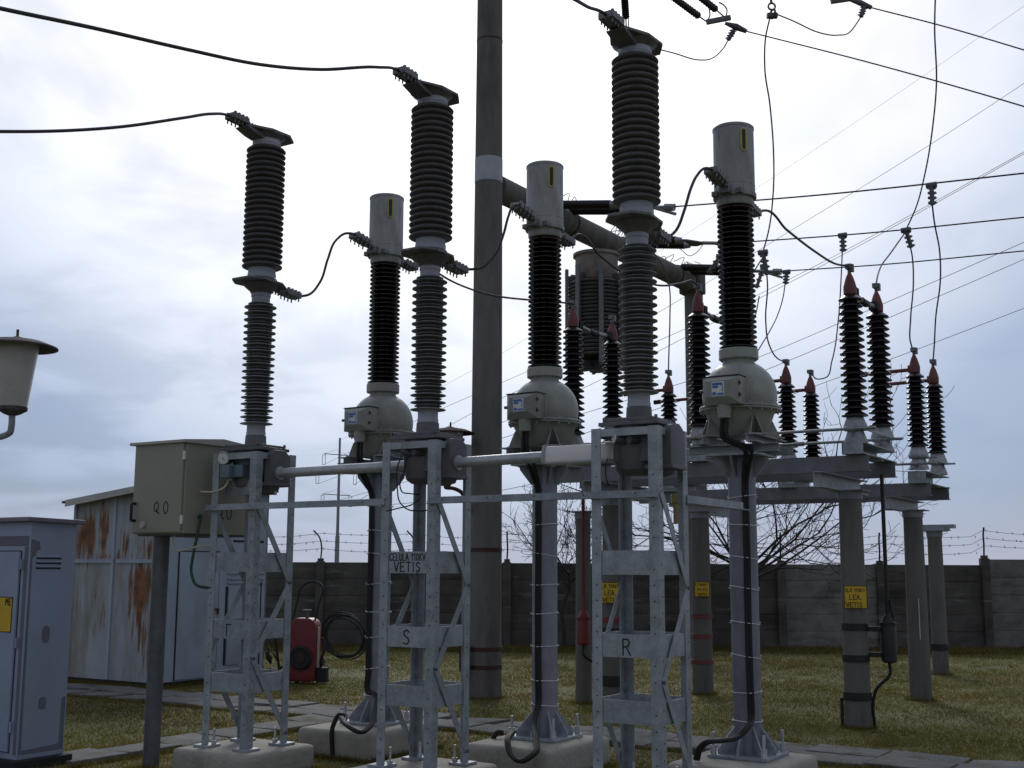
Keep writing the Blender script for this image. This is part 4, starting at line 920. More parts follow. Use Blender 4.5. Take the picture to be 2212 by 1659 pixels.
wire('loop_jumper', [at(1676, 30, 13), at(1715, 46, 13.5), at(1765, 69, 14), at(1810, 76, 14.5), at(1840, 65, 14.9), at(1860, 36, 15)], .0085, 'thin sagging loop jumper near the top edge between shackle and dead end clamp', group='loop jumpers at the top', n=6)

# ================================================================ DISTANT PYLON AND LINE
py = empty('line_pylon', at(727, 1232, 150)); py.location.z = 0; PYL = Vector(py.location); T = Matrix.Translation(-PYL)
mb = MB(T); mb.tube([PYL-Z*.5, PYL+Z*5.5, PYL+Z*5.5, PYL+Z*17.7], [.30, .27, .2, .13], 12); mb.build('pole', 'far_steel_hazed', py)
att = []
for y0, l_, r_ in ((981, 700, 752), (1068, 697, 757)):
    mb = MB(T); a = at(l_, y0-1, 150); b = at(r_, y0+3, 150); mb.bar(a, b, .10, .10); mb.tube([a, at(727, y0-10, 150), b], .015, 4); mb.build('crossarm', 'far_steel_hazed', py)
    for p, dx in ((a, 0), (b, 0)) if y0 > 1000 else ((a, 0),):
        mb = MB(T)
        for s in (-1, 1): mb.cyl(p+Vector((s*.18, 0, -.15)), p+Vector((s*.18, 0, -1.35)), .035, n=5)
        mb.bar(p+Vector((-.2, 0, -.15)), p+Vector((.2, 0, -.15)), .06, .06); mb.bar(p+Vector((-.2, 0, -1.35)), p+Vector((.2, 0, -1.35)), .06, .06); mb.build('insulator_set', 'far_steel_hazed', py)
mb = MB(T); a = at(686, 1022, 150); b = at(767, 1024, 150); mb.bar(a, b, .14, .14); mb.build('crossarm', 'far_steel_hazed', py)
for p in (a, b):
    mb = MB(T)
    for s in (-1, 1): mb.cyl(p+Vector((s*.18, 0, -.1)), p+Vector((s*.18, 0, -1.3)), .035, n=5)
    mb.bar(p+Vector((-.2, 0, -1.3)), p+Vector((.2, 0, -1.3)), .06, .06); mb.build('insulator_set', 'far_steel_hazed', py)
tag(py, 'distant slim power line pole with crossarms seen beyond the wall left of centre', 'pylon')
far = [[(727, 955), (950, 838), (1080, 766), (1460, 520), (1640, 403), (2212, 13), (2330, -70), (3300, -780)], [(700, 1003), (950, 885), (1144, 800), (1420, 676), (1630, 546), (2212, 180), (2330, 100), (3300, -560)],
       [(767, 1046), (960, 925), (1144, 833), (1400, 745), (1637, 637), (1812, 548), (2212, 328), (2330, 262), (3300, -260)], [(686, 1045), (960, 950), (1105, 905), (1400, 770), (1637, 646), (1815, 553), (2212, 332), (2330, 266), (3300, -256)],
       [(757, 1092), (900, 1010), (1105, 940), (1400, 850), (1640, 771), (1906, 657), (2212, 523), (2330, 470), (3300, 30)], [(697, 1090), (880, 1040), (1105, 985), (1400, 890), (1657, 798), (1909, 691), (2212, 560), (2330, 508), (3300, 80)], [(757, 1094), (900, 1085), (1105, 1055), (1420, 970), (1765, 832), (1926, 775), (2212, 666), (2330, 622), (3300, 250)]]
for k, q in enumerate(far):
    P = []
    for i, (x, y) in enumerate(q):
        f = min(1.35, (x-720)/(2330-720)); P.append(at(x, y, 1/((1-f)/150+f/34)))
    mb = MB(); pp = catmull(P, 8)
    q_ = (.45, .8, .9, .9, 1, 1, 1)[k]; mb.tube(pp, [q_*(.006+.020*min(1, p.y/110)) for p in pp], 4)
    tag(mb.build('distant_line', 'far_steel_hazed', origin=P[0]), 'thin distant line conductor sweeping from the far pole, number %s from the top at the right edge' % ('one', 'two', 'three', 'four', 'five', 'six', 'seven')[k] if False else ('topmost thin distant line wire crossing the right sky', 'second highest thin distant line wire crossing the right sky', 'thin distant line wire, upper of the close pair at right', 'thin distant line wire, lower of the close pair at right', 'thin distant line wire just above the disconnector heads at right', 'thin distant line wire meeting the right edge just under the lower level conductor', 'lowest thin distant line wire crossing the right sky')[k], 'wire', 'distant line wires')

# ================================================================ CONTROL CABINET
cc = Vector((-2.64, 9.75, 0))                           # nearest vertical edge
W, D, z0, z1 = .60, .76, 1.87, 2.615
cab = empty('control_cabinet', cc-U*.40+V*.14, -YAW); off = cab.location
T = Matrix.Translation((.40, -.14, 0))                    # local frame: x along the bay, origin at the near edge
mb = MB(T); mb.box((-W/2, D/2, (z0+z1)/2), (W, D, z1-z0)); body = mb.build('body', 'beige_paint', cab, bevel=.006)
mb = MB(T); mb.box((-W/2, -.012, (z0+z1)/2), (W-.03, .022, z1-z0-.02)); dr = mb.build('door', 'beige_paint', cab, bevel=.004)
mb = MB(T); x = -W+.05; mb.tube([(x, -.024, 2.12), (x, -.06, 2.12), (x, -.065, 2.11), (x, -.065, 1.99), (x, -.06, 1.98), (x, -.024, 1.98)], .012, 8); mb.build('handle', 'black', dr)
mb = MB(T); mb.cyl((-W+.16, -.024, 1.945), (-W+.16, -.045, 1.945), .028, n=18); mb.build('vent_knob', 'beige_lid', dr)
for z in (2.50, 1.98): mb = MB(T); mb.box((-.008, -.016, z), (.022, .016, .07)); mb.build('hinge', 'silver_cover', dr)
mb = MB(T); letters(mb, 'Q0', (-.33, -.0235, 2.03), (1, 0, 0), Z, (0, -1, 0), .10, .008, .32); mb.build('lettering', 'ink', dr)
mb = MB(T); letters(mb, 'Q0', (.0005, .36, 2.0), (0, 1, 0), Z, (1, 0, 0), .105, .008, .2); mb.build('lettering', 'ink', body)
mb = MB(T); mb.poly([(-W-.03, -.05, z1-.012), (-W-.03, -.05, z1+.012), (-W-.03, D*.5, z1+.05), (-W-.03, D+.04, z1+.012), (-W-.03, D+.04, z1-.012)], (W+.06, 0, 0)); mb.build('lid', 'beige_lid', cab, bevel=.004)
mb = MB(T); mb.box((-W/2, D/2, z0-.008), (W-.06, D-.06, .014)); mb.build('gland_plate', 'steel_dark', cab)
mb = MB(); mb.lathe([(.066, -.05), (.066, z0-.014)], 28); mb.build('post', 'steel_dark', cab)
for (x, y, pts, r, mm) in ((.0, .0, [(.0, .16, 2.0), (.03, .15, 2.02), (.035, .13, 1.9), (.02, .1, 1.7), (.01, .1, 1.55), (.05, .12, 1.46), (.13, .16, 1.44), (.19, .17, 1.44)], .012, 'green_hose'), (0, 0, [(-.15, .05, 1.865), (-.15, .03, 1.8), (-.12, .03, 1.74), (-.03, .06, 1.74), (.08, .12, 1.77), (.17, .17, 1.77)], .008, 'cream')):
    mb = MB(T); mb.tube(catmull(pts, 6), r, 10); mb.build('hose', mm, cab)
tag(cab, 'beige control cabinet lettered Q0 on a grey post beside the gauge breaker', 'cabinet')

# ================================================================ GREY KIOSK CABINET (left edge)
kc = Vector((-3.86, 9.74, 0)); W, D, z0, z1 = .62, .44, .10, 1.96
kk = empty('meter_cabinet', kc, -YAW)
mb = MB(); mb.box((-W/2, D/2, (z0+z1)/2), (W, D, z1-z0)); body = mb.build('body', 'kiosk_paint', kk, bevel=.01)
mb = MB(); mb.box((-W/2-.02, -.0006, (z0+z1)/2-.09), (W-.144, .006, z1-z0-.284)); mb.build('door_gap', 'ink', kk)
mb = MB(); mb.box((-W/2-.02, -.010, (z0+z1)/2-.09), (W-.16, .022, z1-z0-.30)); dr = mb.build('door', 'kiosk_paint', kk, bevel=.004)
for zz in (.35, 1.0, 1.62): mb = MB(); mb.cyl((-.075, -.018, zz-.04), (-.075, -.018, zz+.04), .010, n=8); mb.build('hinge', 'kiosk_paint', dr)
mb = MB(); mb.poly([(-W-.04, -.055, z1-.0), (.045, -.055, z1-.0), (.045, D+.05, z1-.01), (-W-.04, D+.05, z1-.01)], (0, 0, .035)); mb.build('lid', 'kiosk_lid', kk, bevel=.006)
for i in range(3):
    mb = MB(); zz = 1.69-i*.04; mb.add([(.0015, .07, zz), (.0015, .30, zz), (.014, .30, zz-.012), (.014, .07, zz-.012), (.0015, .07, zz-.02), (.0015, .30, zz-.02)], [(0, 1, 2, 3), (3, 2, 5, 4)]); mb.slot = 1; mb.box((.001, .185, zz-.024), (.003, .235, .010)); mb.build('louver', ['kiosk_paint', 'ink'], body)
mb = MB()
for y, z, a, b in ((.20, 1.06, .036, .068), (.205, .52, .036, .05)):
    mb.poly([(.0008, y+a*math.copysign(abs(math.cos(t))**.7, math.cos(t)), z+b*math.copysign(abs(math.sin(t))**.7, math.sin(t))) for t in [2*math.pi*k/24 for k in range(24)]], (.0012, 0, 0))
mb.poly([(.0008, .012, 1.82), (.0008, .09, 1.80), (.0008, .10, 1.74), (.0008, .07, 1.72), (.0008, .06, 1.69), (.0008, .03, 1.67), (.0008, .035, .14), (.0008, .010, .14)], (.0012, 0, 0))
mb.poly([(.0008, D-.05, .55), (.0008, D-.015, .56), (.0008, D-.015, .14), (.0008, .04, .14), (.0008, .04, .17), (.0008, D-.06, .19)], (.0012, 0, 0))
mb.build('primer_patches', 'kiosk_primer', body)
mb = MB(); mb.poly([(-W+.02, -.0008, 1.845), (-.012, -.0008, 1.845), (-.012, -.0008, 1.765), (-W+.02, -.0008, 1.765)], (0, -.0012, 0)); mb.poly([(-.06, -.0008, 1.76), (-.012, -.0008, 1.76), (-.012, -.0008, .14), (-.05, -.0008, .14)], (0, -.0012, 0)); mb.build('primer_patches', 'kiosk_primer', body)
mb = MB(); mb.box((-W/2, D/2, .03), (W+.10, D+.10, .14)); mb.build('plinth', 'junk', kk, bevel=.01)
tag(kk, 'blue grey sheet metal cabinet with primer patches and louvers at the left edge', 'cabinet')
sg = empty('warning_sign', kc-U*.275-V*.022+Z*1.08); T = Matrix.Translation((0, 0, .14)); xx = U; nn = -V
mb = MB(T); mb.box((0, 0, .0), (.27, .004, .28), (xx, nn, Z)); mb.build('board', 'yellow', sg)
mb = MB(T)
for s in (-1, 1): mb.box(xx*s*.132+nn*.0028, (.007, .003, .28), (xx, nn, Z)); mb.box(Z*s*.137+nn*.0028, (.257, .003, .006), (xx, nn, Z))
letters(mb, 'ME', xx*.045+Z*.075+nn*.0025, xx, Z, nn, .05, .007, .14); mb.build('lettering', 'ink', sg)
tag(sg, 'yellow sign on the blue grey cabinet door, cut by the left edge', 'sign', 'yellow hand lettered signs')

# ================================================================ SHED
sh = empty('metal_shed', Vector((-4.725, 16.447, 0)), -YAW); LW, RW = 1.85, 2.03
zc, zl, zr = 2.70, 2.50, 2.70
def ztop(x): return zc+(zl-zc)*(-x/LW)
mb = MB(); mb.poly([(0, 0, .05), (0, 0, zc), (-LW, 0, zl), (-LW, 0, .05)], (0, .03, 0)); lw = mb.build('wall', 'shed_rusty', sh); lw['label'] = 'rust streaked wall'
mb = MB(); mb.poly([(0, .03, .05), (0, RW, .05), (0, RW, zc), (0, .03, zc)], (-.03, 0, 0)); rw = mb.build('wall', 'shed_paint', sh); rw['label'] = 'pale blue grey wall with door'
mb = MB(); mb.poly([(0, RW, .05), (-LW, RW, .05), (-LW, RW, zl), (0, RW, zc)], (0, -.03, 0)); mb.build('wall', 'shed_paint', sh)
mb = MB(); mb.poly([(-LW, .03, .05), (-LW, RW-.03, .05), (-LW, RW-.03, zl), (-LW, .03, zl)], (.03, 0, 0)); mb.build('wall', 'shed_paint', sh)
for x in (-.02, -.97, -LW+.03):
    mb = MB(); mb.box((x, -.012, (ztop(x)+.05)/2), (.045, .022, ztop(x)-.1)); mb.build('frame_strip', 'shed_paint', sh)
mb = MB(); mb.box((-LW*.25, -.011, 1.68), (LW*.5-.08, .03, .05)); mb.box((-LW*.75, -.011, 1.68), (LW*.5-.08, .03, .05)); mb.build('frame_strip', 'shed_paint', sh)
mb = MB(); mb.poly([(.10, -.16, zc+.02), (.10, -.16, zc+.05), (-LW-.10, -.16, zl+.03), (-LW-.10, -.16, zl+.0)], (0, RW+.25, 0)); rf = mb.build('roof', 'rust', sh)
mb = MB(); mb.poly([(.11, -.175, zc-.03), (.11, -.175, zc+.055), (-LW-.0, -.175, zl+.045), (-LW-.01, -.175, zl-.05)], (0, .012, 0)); mb.build('fascia', 'roof_sheet', rf)
mb = MB(); mb.box((.108, RW/2-.06, zc+.012), (.012, RW+.2, .07)); mb.build('fascia', 'roof_sheet', rf)
mb = MB(); mb.box((.012, .68, .95), (.02, .74, 1.72)); dr = mb.build('door', 'shed_paint', sh, bevel=.003)
mb = MB()
for y in (.30, 1.06): mb.box((.006, y, .95), (.012, .012, 1.74))
mb.box((.006, .68, 1.82), (.012, .75, .012)); mb.build('door_gap', 'junk', sh)
mb = MB(); mb.box((.03, 1.0, 1.02), (.02, .09, .02)); mb.cyl((.03, 1.04, .95), (.03, 1.04, 1.03), .02, n=8); mb.build('latch', 'rust', dr)
for z in (1.98, 1.56): mb = MB(); mb.box((.003, 1.63, z), (.01, .62, .03)); mb.build('vent_slot', 'ink', sh)
mb = MB()
for z in (1.52, 1.44, 1.38): mb.box((.012, 1.6, z), (.02, .74, .025))
mb.box((.010, 1.6, .78), (.016, .70, 1.1)); mb.build('side_hatch', 'shed_paint', sh, bevel=.003)
mb = MB(); mb.box((.006, 1.22, .78), (.012, .03, 1.1)); mb.box((.02, 1.9, .8), (.012, .016, 1.2)); mb.build('hatch_gap', 'junk', sh)
mb = MB(); mb.box((-LW/2, RW/2, .03), (LW+.04, RW+.04, .08)); mb.build('base', 'junk', sh)
tag(sh, 'pale blue sheet metal shed with heavy rust streaks and a sloping roof', 'shed')

# ================================================================ YARD LAMPS
def lamp(c, s, hat, label, arm):
    e = empty('yard_lamp', c-Z*.62*s); T = Matrix.Translation(Z*.62*s)
    mb = MB(T); mb.lathe([(.02*s, .10*s), (.06*s, .085*s), (.22*s, .055*s), (.33*s, .012*s), (.333*s, .0), (.32*s, .0), (.22*s, .028*s), (.1*s, .035*s)], 40); mb.cyl((0, 0, .09*s), (0, 0, .16*s), .012*s, n=8); h = mb.build('hat', hat, e)
    mb = MB(T); mb.lathe([(.175*s, .03*s), (.178*s, .0), (.115*s, -.50*s), (.10*s, -.51*s)], 36); mb.build('diffuser', 'lamp_bowl', e)
    mb = MB(T); mb.lathe([(.12*s, -.505*s), (.118*s, -.53*s), (.07*s, -.56*s), (.03*s, -.575*s)], 28); mb.build('socket', 'lamp_hat', e)
    mb = MB(T); mb.tube(catmull([(0, 0, -.56*s), (0, 0, -.68*s)]+[p-c for p in arm], 6), .027*s, 12); mb.build('arm', 'lamp_pipe' if hat == 'lamp_hat' else 'copper_brown', e)
    return tag(e, label, 'lamp', 'yard lamps with flat hats')
YL = 10.0; c1 = at(36, 752, YL); k = at(22, 938, YL)
lamp(c1, 1.0, 'lamp_hat', 'yard lamp with weathered grey hat and milky bowl at the left edge', [k+Z*.02, at(10, 941, YL), at(-40, 941, YL), at(-96, 941, YL)])
mb = MB(); p = at(-100, 941, YL); mb.lathe([(.06, -.05), (.055, p.z+.15)], 20, (p.x, p.y, 0))
tag(mb.build('lamp_post', 'galv_column', origin=(p.x, p.y, 0)), 'slim grey post carrying the left edge lamp', 'post')
YL = 15.2; c2 = at(973, 937, YL)
lamp(c2, .93, 'lamp_hat_brown', 'yard lamp with brown hat on the tall concrete pole behind the middle breaker', [at(962, 1052, YL), at(980, 1055, YL), at(996, 1063, YL+.02), at(1006, 1085, YL+.1), at(1012, 1105, YL+.25)])

# ================================================================ EXTINGUISHER, COIL, JUNK
ex = empty('wheeled_extinguisher', Vector((-2.93, 17.2, 0)), R(-8)); 
mb = MB(); mb.poly([(-.19, 0, .03), (.19, 0, .03), (.20, 0, .12), (.20, 0, .78), (.17, 0, .86), (.10, 0, .90), (-.10, 0, .90), (-.17, 0, .86), (-.20, 0, .78), (-.20, 0, .12)], (0, .30, 0)); mb.build('body', 'red', ex, bevel=.03)
mb = MB(); mb.cyl((0, -.05, .36), (0, -.01, .36), .15, n=32); mb.ring((0, -.03, .36), (0, 1, 0), .135, .03, 32, 8); wh = mb.build('wheel', 'tyre', ex)
mb = MB(); mb.cyl((0, -.06, .36), (0, -.0505, .36), .07, n=20); mb.build('hub', 'dark_red', wh)
mb = MB(); mb.tube(catmull([(-.17, .1, .84), (-.12, .12, 1.12), (-.05, .13, 1.34), (.0, .13, 1.38), (.20, .13, 1.38), (.245, .13, 1.32), (.20, .12, 1.1), (.15, .1, .84)], 6), .014, 8); mb.build('handle', 'black', ex)
mb = MB(); mb.cyl((.03, .14, .88), (.03, .14, 1.0), .025, n=10); mb.cyl((-.03, .14, 1.0), (.09, .14, 1.0), .018, n=8); mb.build('valve', 'steel_dark', ex)
mb = MB(); mb.box((.215, .1, .5), (.02, .06, .55)); mb.build('pale_strip', 'cream', ex)
mb = MB(); mb.tube([(.24, .15, .62)]+[(.27+.03*math.sin(i), .12+.04*math.cos(i*1.3), .6-.08*i) for i in range(6)], .02, 8); mb.box((.28, .12, .12), (.14, .12, .2)); mb.build('hose', 'tyre', ex)
tag(ex, 'red wheeled fire extinguisher with a black wheel beside the shed', 'fire extinguisher')
mb = MB(); c = at(741, 1377, 21.5)
for i in range(5): mb.ring(c+Vector((.03*math.sin(i*2.1), .05*i, .02*(i % 3))), (.25+.12*math.sin(i*3), 1, .3+.1*math.cos(i*2)), .36+.022*(i % 4), .013, 36, 6)
tag(mb.build('cable_coil', 'cable_black', origin=(c.x, c.y, 0)), 'coil of black cable leaning near the wall behind the leftmost transformer column', 'cable coil')
jr = random.Random(9)
for i, (px, y, s, l) in enumerate(((603, 1442, .30, 'dark clutter heap leaning on the shed side'), (688, 1442, .16, 'low dark clutter heap right of the red extinguisher'))):
    p = G(px, 1475 if i == 0 else 1452); mb = MB()
    for k in range(9):
        q = Vector((p.x+jr.uniform(-s, s)*.55, p.y+jr.uniform(-.1, .1), jr.uniform(.05, s*1.6)))
        mb.box(q, (jr.uniform(.08, .3)*s*2, .1, jr.uniform(.1, .5)*s), (Vector((math.cos(k), 0, math.sin(k)*.5)).normalized(), Vector((0, 1, 0)), Z))
    if i == 0: mb.bar(p+Vector((-.10, -.1, .9)), p+Vector((.05, -.15, .02)), .03, .03)
    tag(mb.build('scrap_heap', 'junk', origin=(p.x, p.y, 0), bevel=.01), l, 'scrap')

# ================================================================ BARE TREES
def tree(base, seed, trunk_h, r0, label, first, levels, spread, up, L0, ratio):
    rn = random.Random(seed); e = empty('bare_tree', base); tr = MB(); cr_ = MB()
    cr_.T = Matrix()
    pts = [Vector((rn.uniform(-.04, .04)*i, rn.uniform(-.04, .04)*i, trunk_h*i/4)) for i in range(5)]; pts[0].z = -.05
    tr.tube(pts, [r0*(1-.10*i) for i in range(5)], 10); tr.build('trunk', 'bark', e)
    top = pts[-1]; cnt = [0]
    def grow(p, d, L, r, lev):
        n = 4; P = [p]; dd = d.normalized()
        for i in range(n):
            dd = (dd+Vector((rn.gauss(0, .13), rn.gauss(0, .13), rn.gauss(0, .10)+up*.06))).normalized(); P.append(P[-1]+dd*L/n)
        cr_.tube(P, [max(.004, r*(1-.13*i)) for i in range(n+1)], 6 if lev < 2 else 4, caps=False); cnt[0] += 1
        if lev >= levels: return
        k = 3 if lev < levels-1 else rn.randint(2, 3)
        for j in range(k):
            i = n if j == 0 else rn.randint(1, n); a = rn.uniform(0, 2*math.pi); o = dd.orthogonal().normalized(); o2 = dd.cross(o)
            nd = dd+(o*math.cos(a)+o2*math.sin(a))*rn.uniform(.5, 1.0)*(spread if j else spread*.5); nd.z += up*.1
            grow(P[i], nd, L*ratio*rn.uniform(.75, 1.15), max(.0045, r*(.66 if j == 0 else .5)), lev+1)
    for k in range(first):
        a = 2*math.pi*k/first+rn.uniform(-.3, .3); t = rn.uniform(.35, 1.2)
        grow(top-Z*rn.uniform(0, trunk_h*.25), Vector((math.cos(a)*t*spread, math.sin(a)*t*spread, 1.0*max(.15, up))), L0*rn.uniform(.75, 1.2), r0*(.52 if first < 9 else .34), 0)
    cr_.build('crown', 'bark', e); return tag(e, label, 'tree', 'bare trees near the wall')
tree(Vector((wx(1216), 24.7, 0)), 4, 1.55, .05, 'small bare tree in front of the wall behind the middle transformer column', 10, 4, 1.15, .8, .92, .66)
tree(Vector(((1610-1106)/2600*23.5, 23.6, 0)), 21, 1.72, .085, 'large bare spreading tree behind the disconnector frames', 15, 4, 1.6, .58, 2.05, .64)

# ================================================================ GRASS
def grass():
    rg = np.random.default_rng(3); N = 560000
    Yv = 9.0+16.4*rg.random(N)**1.25; X = (rg.random(N)*2-1)*(Yv*.55+1.8)
    c, s = math.cos(YAW), math.sin(YAW); uu = X*c-Yv*s; vv = X*s+Yv*c
    keep = ~((uu > -14.2) & (uu < 3) & (vv > 10.15) & (vv < 11.02) & (rg.random(N) < .97)) & ~((uu > -8.84) & (uu < -8.34) & (vv > 5.4) & (vv < 10.1) & (rg.random(N) < .95))
    for p, a, b in [(q, .41, .41) for q in TPOS]+[(q-V*.1, .41, .51) for q in CPOS]:
        pu = p.x*c-p.y*s; pv = p.x*s+p.y*c; keep &= ~((abs(uu-pu) < a) & (abs(vv-pv) < b))
    su, sv = -4.725*c-16.447*s, -4.725*s+16.447*c
    keep &= ~((uu < su+.05) & (uu > su-2.0) & (vv > sv-.02) & (vv < sv+2.1)); ku, kv = kc.x*c-kc.y*s, kc.x*s+kc.y*c
    keep &= ~((uu < ku+.06) & (vv > kv-.06) & (vv < kv+.5) & (uu > ku-.8))
    # patchiness
    def nz(a, b, ph): return np.sin(X*a+ph)*np.cos(Yv*b+ph*1.7)+.6*np.sin(X*a*2.3+Yv*b*1.9+ph*2.1)+.4*np.sin(X*a*5.1-Yv*b*4.3+ph)
    den = nz(.9, 1.3, .4); keep &= rg.random(N) < np.clip(.75+.35*den, .12, 1)
    X, Yv, uu, vv = X[keep], Yv[keep], uu[keep], vv[keep]; N = len(X)
    dry = np.clip(.5+.30*(np.sin(X*.8+1)*np.cos(Yv*1.1)+.7*np.sin(X*2.1+Yv*1.7))+.15*rg.standard_normal(N)+.35*(uu < -7.6)*(vv < 10), 0, 1)
    far_ = Yv > 23.6; h = (.010+.020*rg.random(N))*(1+.6*(rg.random(N) < .05)); h[far_] *= 3.5; w = .0028+.003*rg.random(N); w *= .7+Yv/28; dry[far_] = np.clip(dry[far_]+.45, 0, 1)
    tx, ty = [], []
    def scatter(cx, cy, n, r):
        tx.append(cx+rg.normal(0, r, n)); ty.append(cy+rg.normal(0, r, n))
    for k in range(520):
        yy = 9.2+15.5*rg.random()**1.2; scatter((rg.random()*2-1)*(yy*.45+.4), yy, int(rg.integers(14, 40)), .035+.05*rg.random())
    def rim(a, b_, n): t = rg.random(n); tx.append(a.x+(b_.x-a.x)*t+rg.normal(0, .02, n)); ty.append(a.y+(b_.y-a.y)*t+rg.normal(0, .02, n))
    for q, a_, b_ in [(q, .42, .42) for q in TPOS]+[(q-V*.1, .42, .52) for q in CPOS]+[(sh.location-U*.97+V*1.0, 1.02, 1.06)]:
        cn = [q+U*i*a_+V*j*b_ for i, j in ((-1, -1), (1, -1), (1, 1), (-1, 1))]
        for i in range(4): rim(cn[i], cn[(i+1) % 4], 700 if a_ < 1 else 1500)
    for q, r in ((P1, .15), (P2, .15), (P3, .15), (P4, .15), (P5, .14), (P6, .12), (PA, .225), (PB, .18), (Vector((-2.95, 9.93, 0)), .08)):
        a0 = rg.random(260)*2*np.pi; tx.append(q.x+np.cos(a0)*(r+abs(rg.normal(0, .025, 260)))); ty.append(q.y+np.sin(a0)*(r+abs(rg.normal(0, .025, 260))))
    for v_ in (10.12, 11.05): rim(uv(-14, v_), uv(3, v_), 6000)
    for u_ in (-8.86, -8.32): rim(uv(u_, 5.6), uv(u_, 10.1), 2200)
    tx = np.concatenate(tx); ty = np.concatenate(ty); M = len(tx); X = np.concatenate([X, tx]); Yv = np.concatenate([Yv, ty]); uu = X*c-Yv*s; vv = X*s+Yv*c
    dry = np.concatenate([dry, np.clip(.38+.3*rg.standard_normal(M), 0, 1)]); h = np.concatenate([h, .02+.045*rg.random(M)]); w = np.concatenate([w, (.0028+.003*rg.random(M))*(.7+ty/28)]); N = len(X)
    a = rg.random(N)*2*np.pi; lx, ly = h*.75*rg.standard_normal(N), h*.75*rg.standard_normal(N)
    v = np.empty((N, 3, 3), np.float32)
    v[:, 0] = np.c_[X-np.cos(a)*w, Yv-np.sin(a)*w, np.zeros(N)]; v[:, 1] = np.c_[X+np.cos(a)*w, Yv+np.sin(a)*w, np.zeros(N)]; v[:, 2] = np.c_[X+lx, Yv+ly, h]
    green = np.array([.130, .135, .020]); straw = np.array([.225, .18, .043]); brown = np.array([.135, .095, .03])
    d = dry[:, None]; colr = np.where(d < .5, green+(straw-green)*(d*2), straw+(brown-straw)*(d*2-1))*(.82+.36*rg.random(N))[:, None]
    me = bpy.data.meshes.new('grass'); me.vertices.add(3*N); me.vertices.foreach_set('co', v.reshape(-1))
    me.loops.add(3*N); me.loops.foreach_set('vertex_index', np.arange(3*N, dtype=np.int32)); me.polygons.add(N)
    me.polygons.foreach_set('loop_start', np.arange(0, 3*N, 3, dtype=np.int32)); me.update(calc_edges=True)
    ca = me.color_attributes.new('blade', 'FLOAT_COLOR', 'POINT'); cc_ = np.ones((N, 3, 4), np.float32); cc_[:, :, :3] = colr[:, None, :]; ca.data.foreach_set('color', cc_.reshape(-1))
    ma = bpy.data.materials.new('grass_blades'); ma.use_nodes = True; nt = ma.node_tree; b = nt.nodes['Principled BSDF']; b.inputs['Roughness'].default_value = .7; b.inputs['Specular IOR Level'].default_value = .25
    at_ = nt.nodes.new('ShaderNodeAttribute'); at_.attribute_name = 'blade'; nt.links.new(at_.outputs['Color'], b.inputs['Base Color'])
    tl = nt.nodes.new('ShaderNodeBsdfTranslucent'); nt.links.new(at_.outputs['Color'], tl.inputs[0]); ms = nt.nodes.new('ShaderNodeMixShader'); ms.inputs[0].default_value = .45
    nt.links.new(b.outputs[0], ms.inputs[1]); nt.links.new(tl.outputs[0], ms.inputs[2]); nt.links.new(ms.outputs[0], nt.nodes['Material Output'].inputs[0])
    me.materials.append(ma); o = bpy.data.objects.new('grass', me); COL.objects.link(o)
    tag(o, 'short patchy green and straw coloured grass covering the yard', 'grass', kind='stuff')
grass()

# ================================================================ SKY AND LIGHT
SE, SA = R(33), R(-1)                                   # sun height, bearing left of straight ahead
sd = Vector((math.sin(SA)*math.cos(SE), math.cos(SA)*math.cos(SE), math.sin(SE)))
wd = bpy.data.worlds.new('World'); S.world = wd; wd.use_nodes = True; nt = wd.node_tree; nt.nodes.clear(); N_ = nt.nodes.new; K = nt.links.new
out = N_('ShaderNodeOutputWorld'); bg = N_('ShaderNodeBackground'); K(bg.outputs[0], out.inputs[0]); bg.inputs[1].default_value = .10
sky = N_('ShaderNodeTexSky'); sky.sky_type = 'NISHITA'; sky.sun_disc = False; sky.sun_elevation = SE; sky.sun_rotation = SA; sky.air_density = 1.0; sky.dust_density = 2.0
tc = N_('ShaderNodeTexCoord')
dot = N_('ShaderNodeVectorMath'); dot.operation = 'DOT_PRODUCT'; dot.inputs[1].default_value = sd; K(tc.outputs['Generated'], dot.inputs[0])
mr = N_('ShaderNodeMapRange'); mr.inputs[1].default_value = -1; mr.inputs[2].default_value = 1; K(dot.outputs['Value'], mr.inputs[0])
rp = N_('ShaderNodeValToRGB'); K(mr.outputs[0], rp.inputs[0]); el = rp.color_ramp.elements
def st(p, v, c=(1, 1, 1)): return ((p+1)/2, (v*c[0], v*c[1], v*c[2], 1))
stops = [st(-1, 3.3, (.90, .98, 1.16)), st(.2, 3.4, (.90, .98, 1.16)), st(.70, 3.9, (.86, .96, 1.16)), st(.80, 4.3, (.80, .96, 1.26)), st(.85, 5.0, (.82, .97, 1.26)), st(.89, 7.4, (.92, .99, 1.15)), st(.92, 9.2, (.96, .99, 1.06)), st(.95, 10.4), st(.97, 12.5), st(1, 17.0)]
el[0].position, el[0].color = stops[0]; el[1].position, el[1].color = stops[-1]
for p, c in stops[1:-1]: q = el.new(p); q.color = c
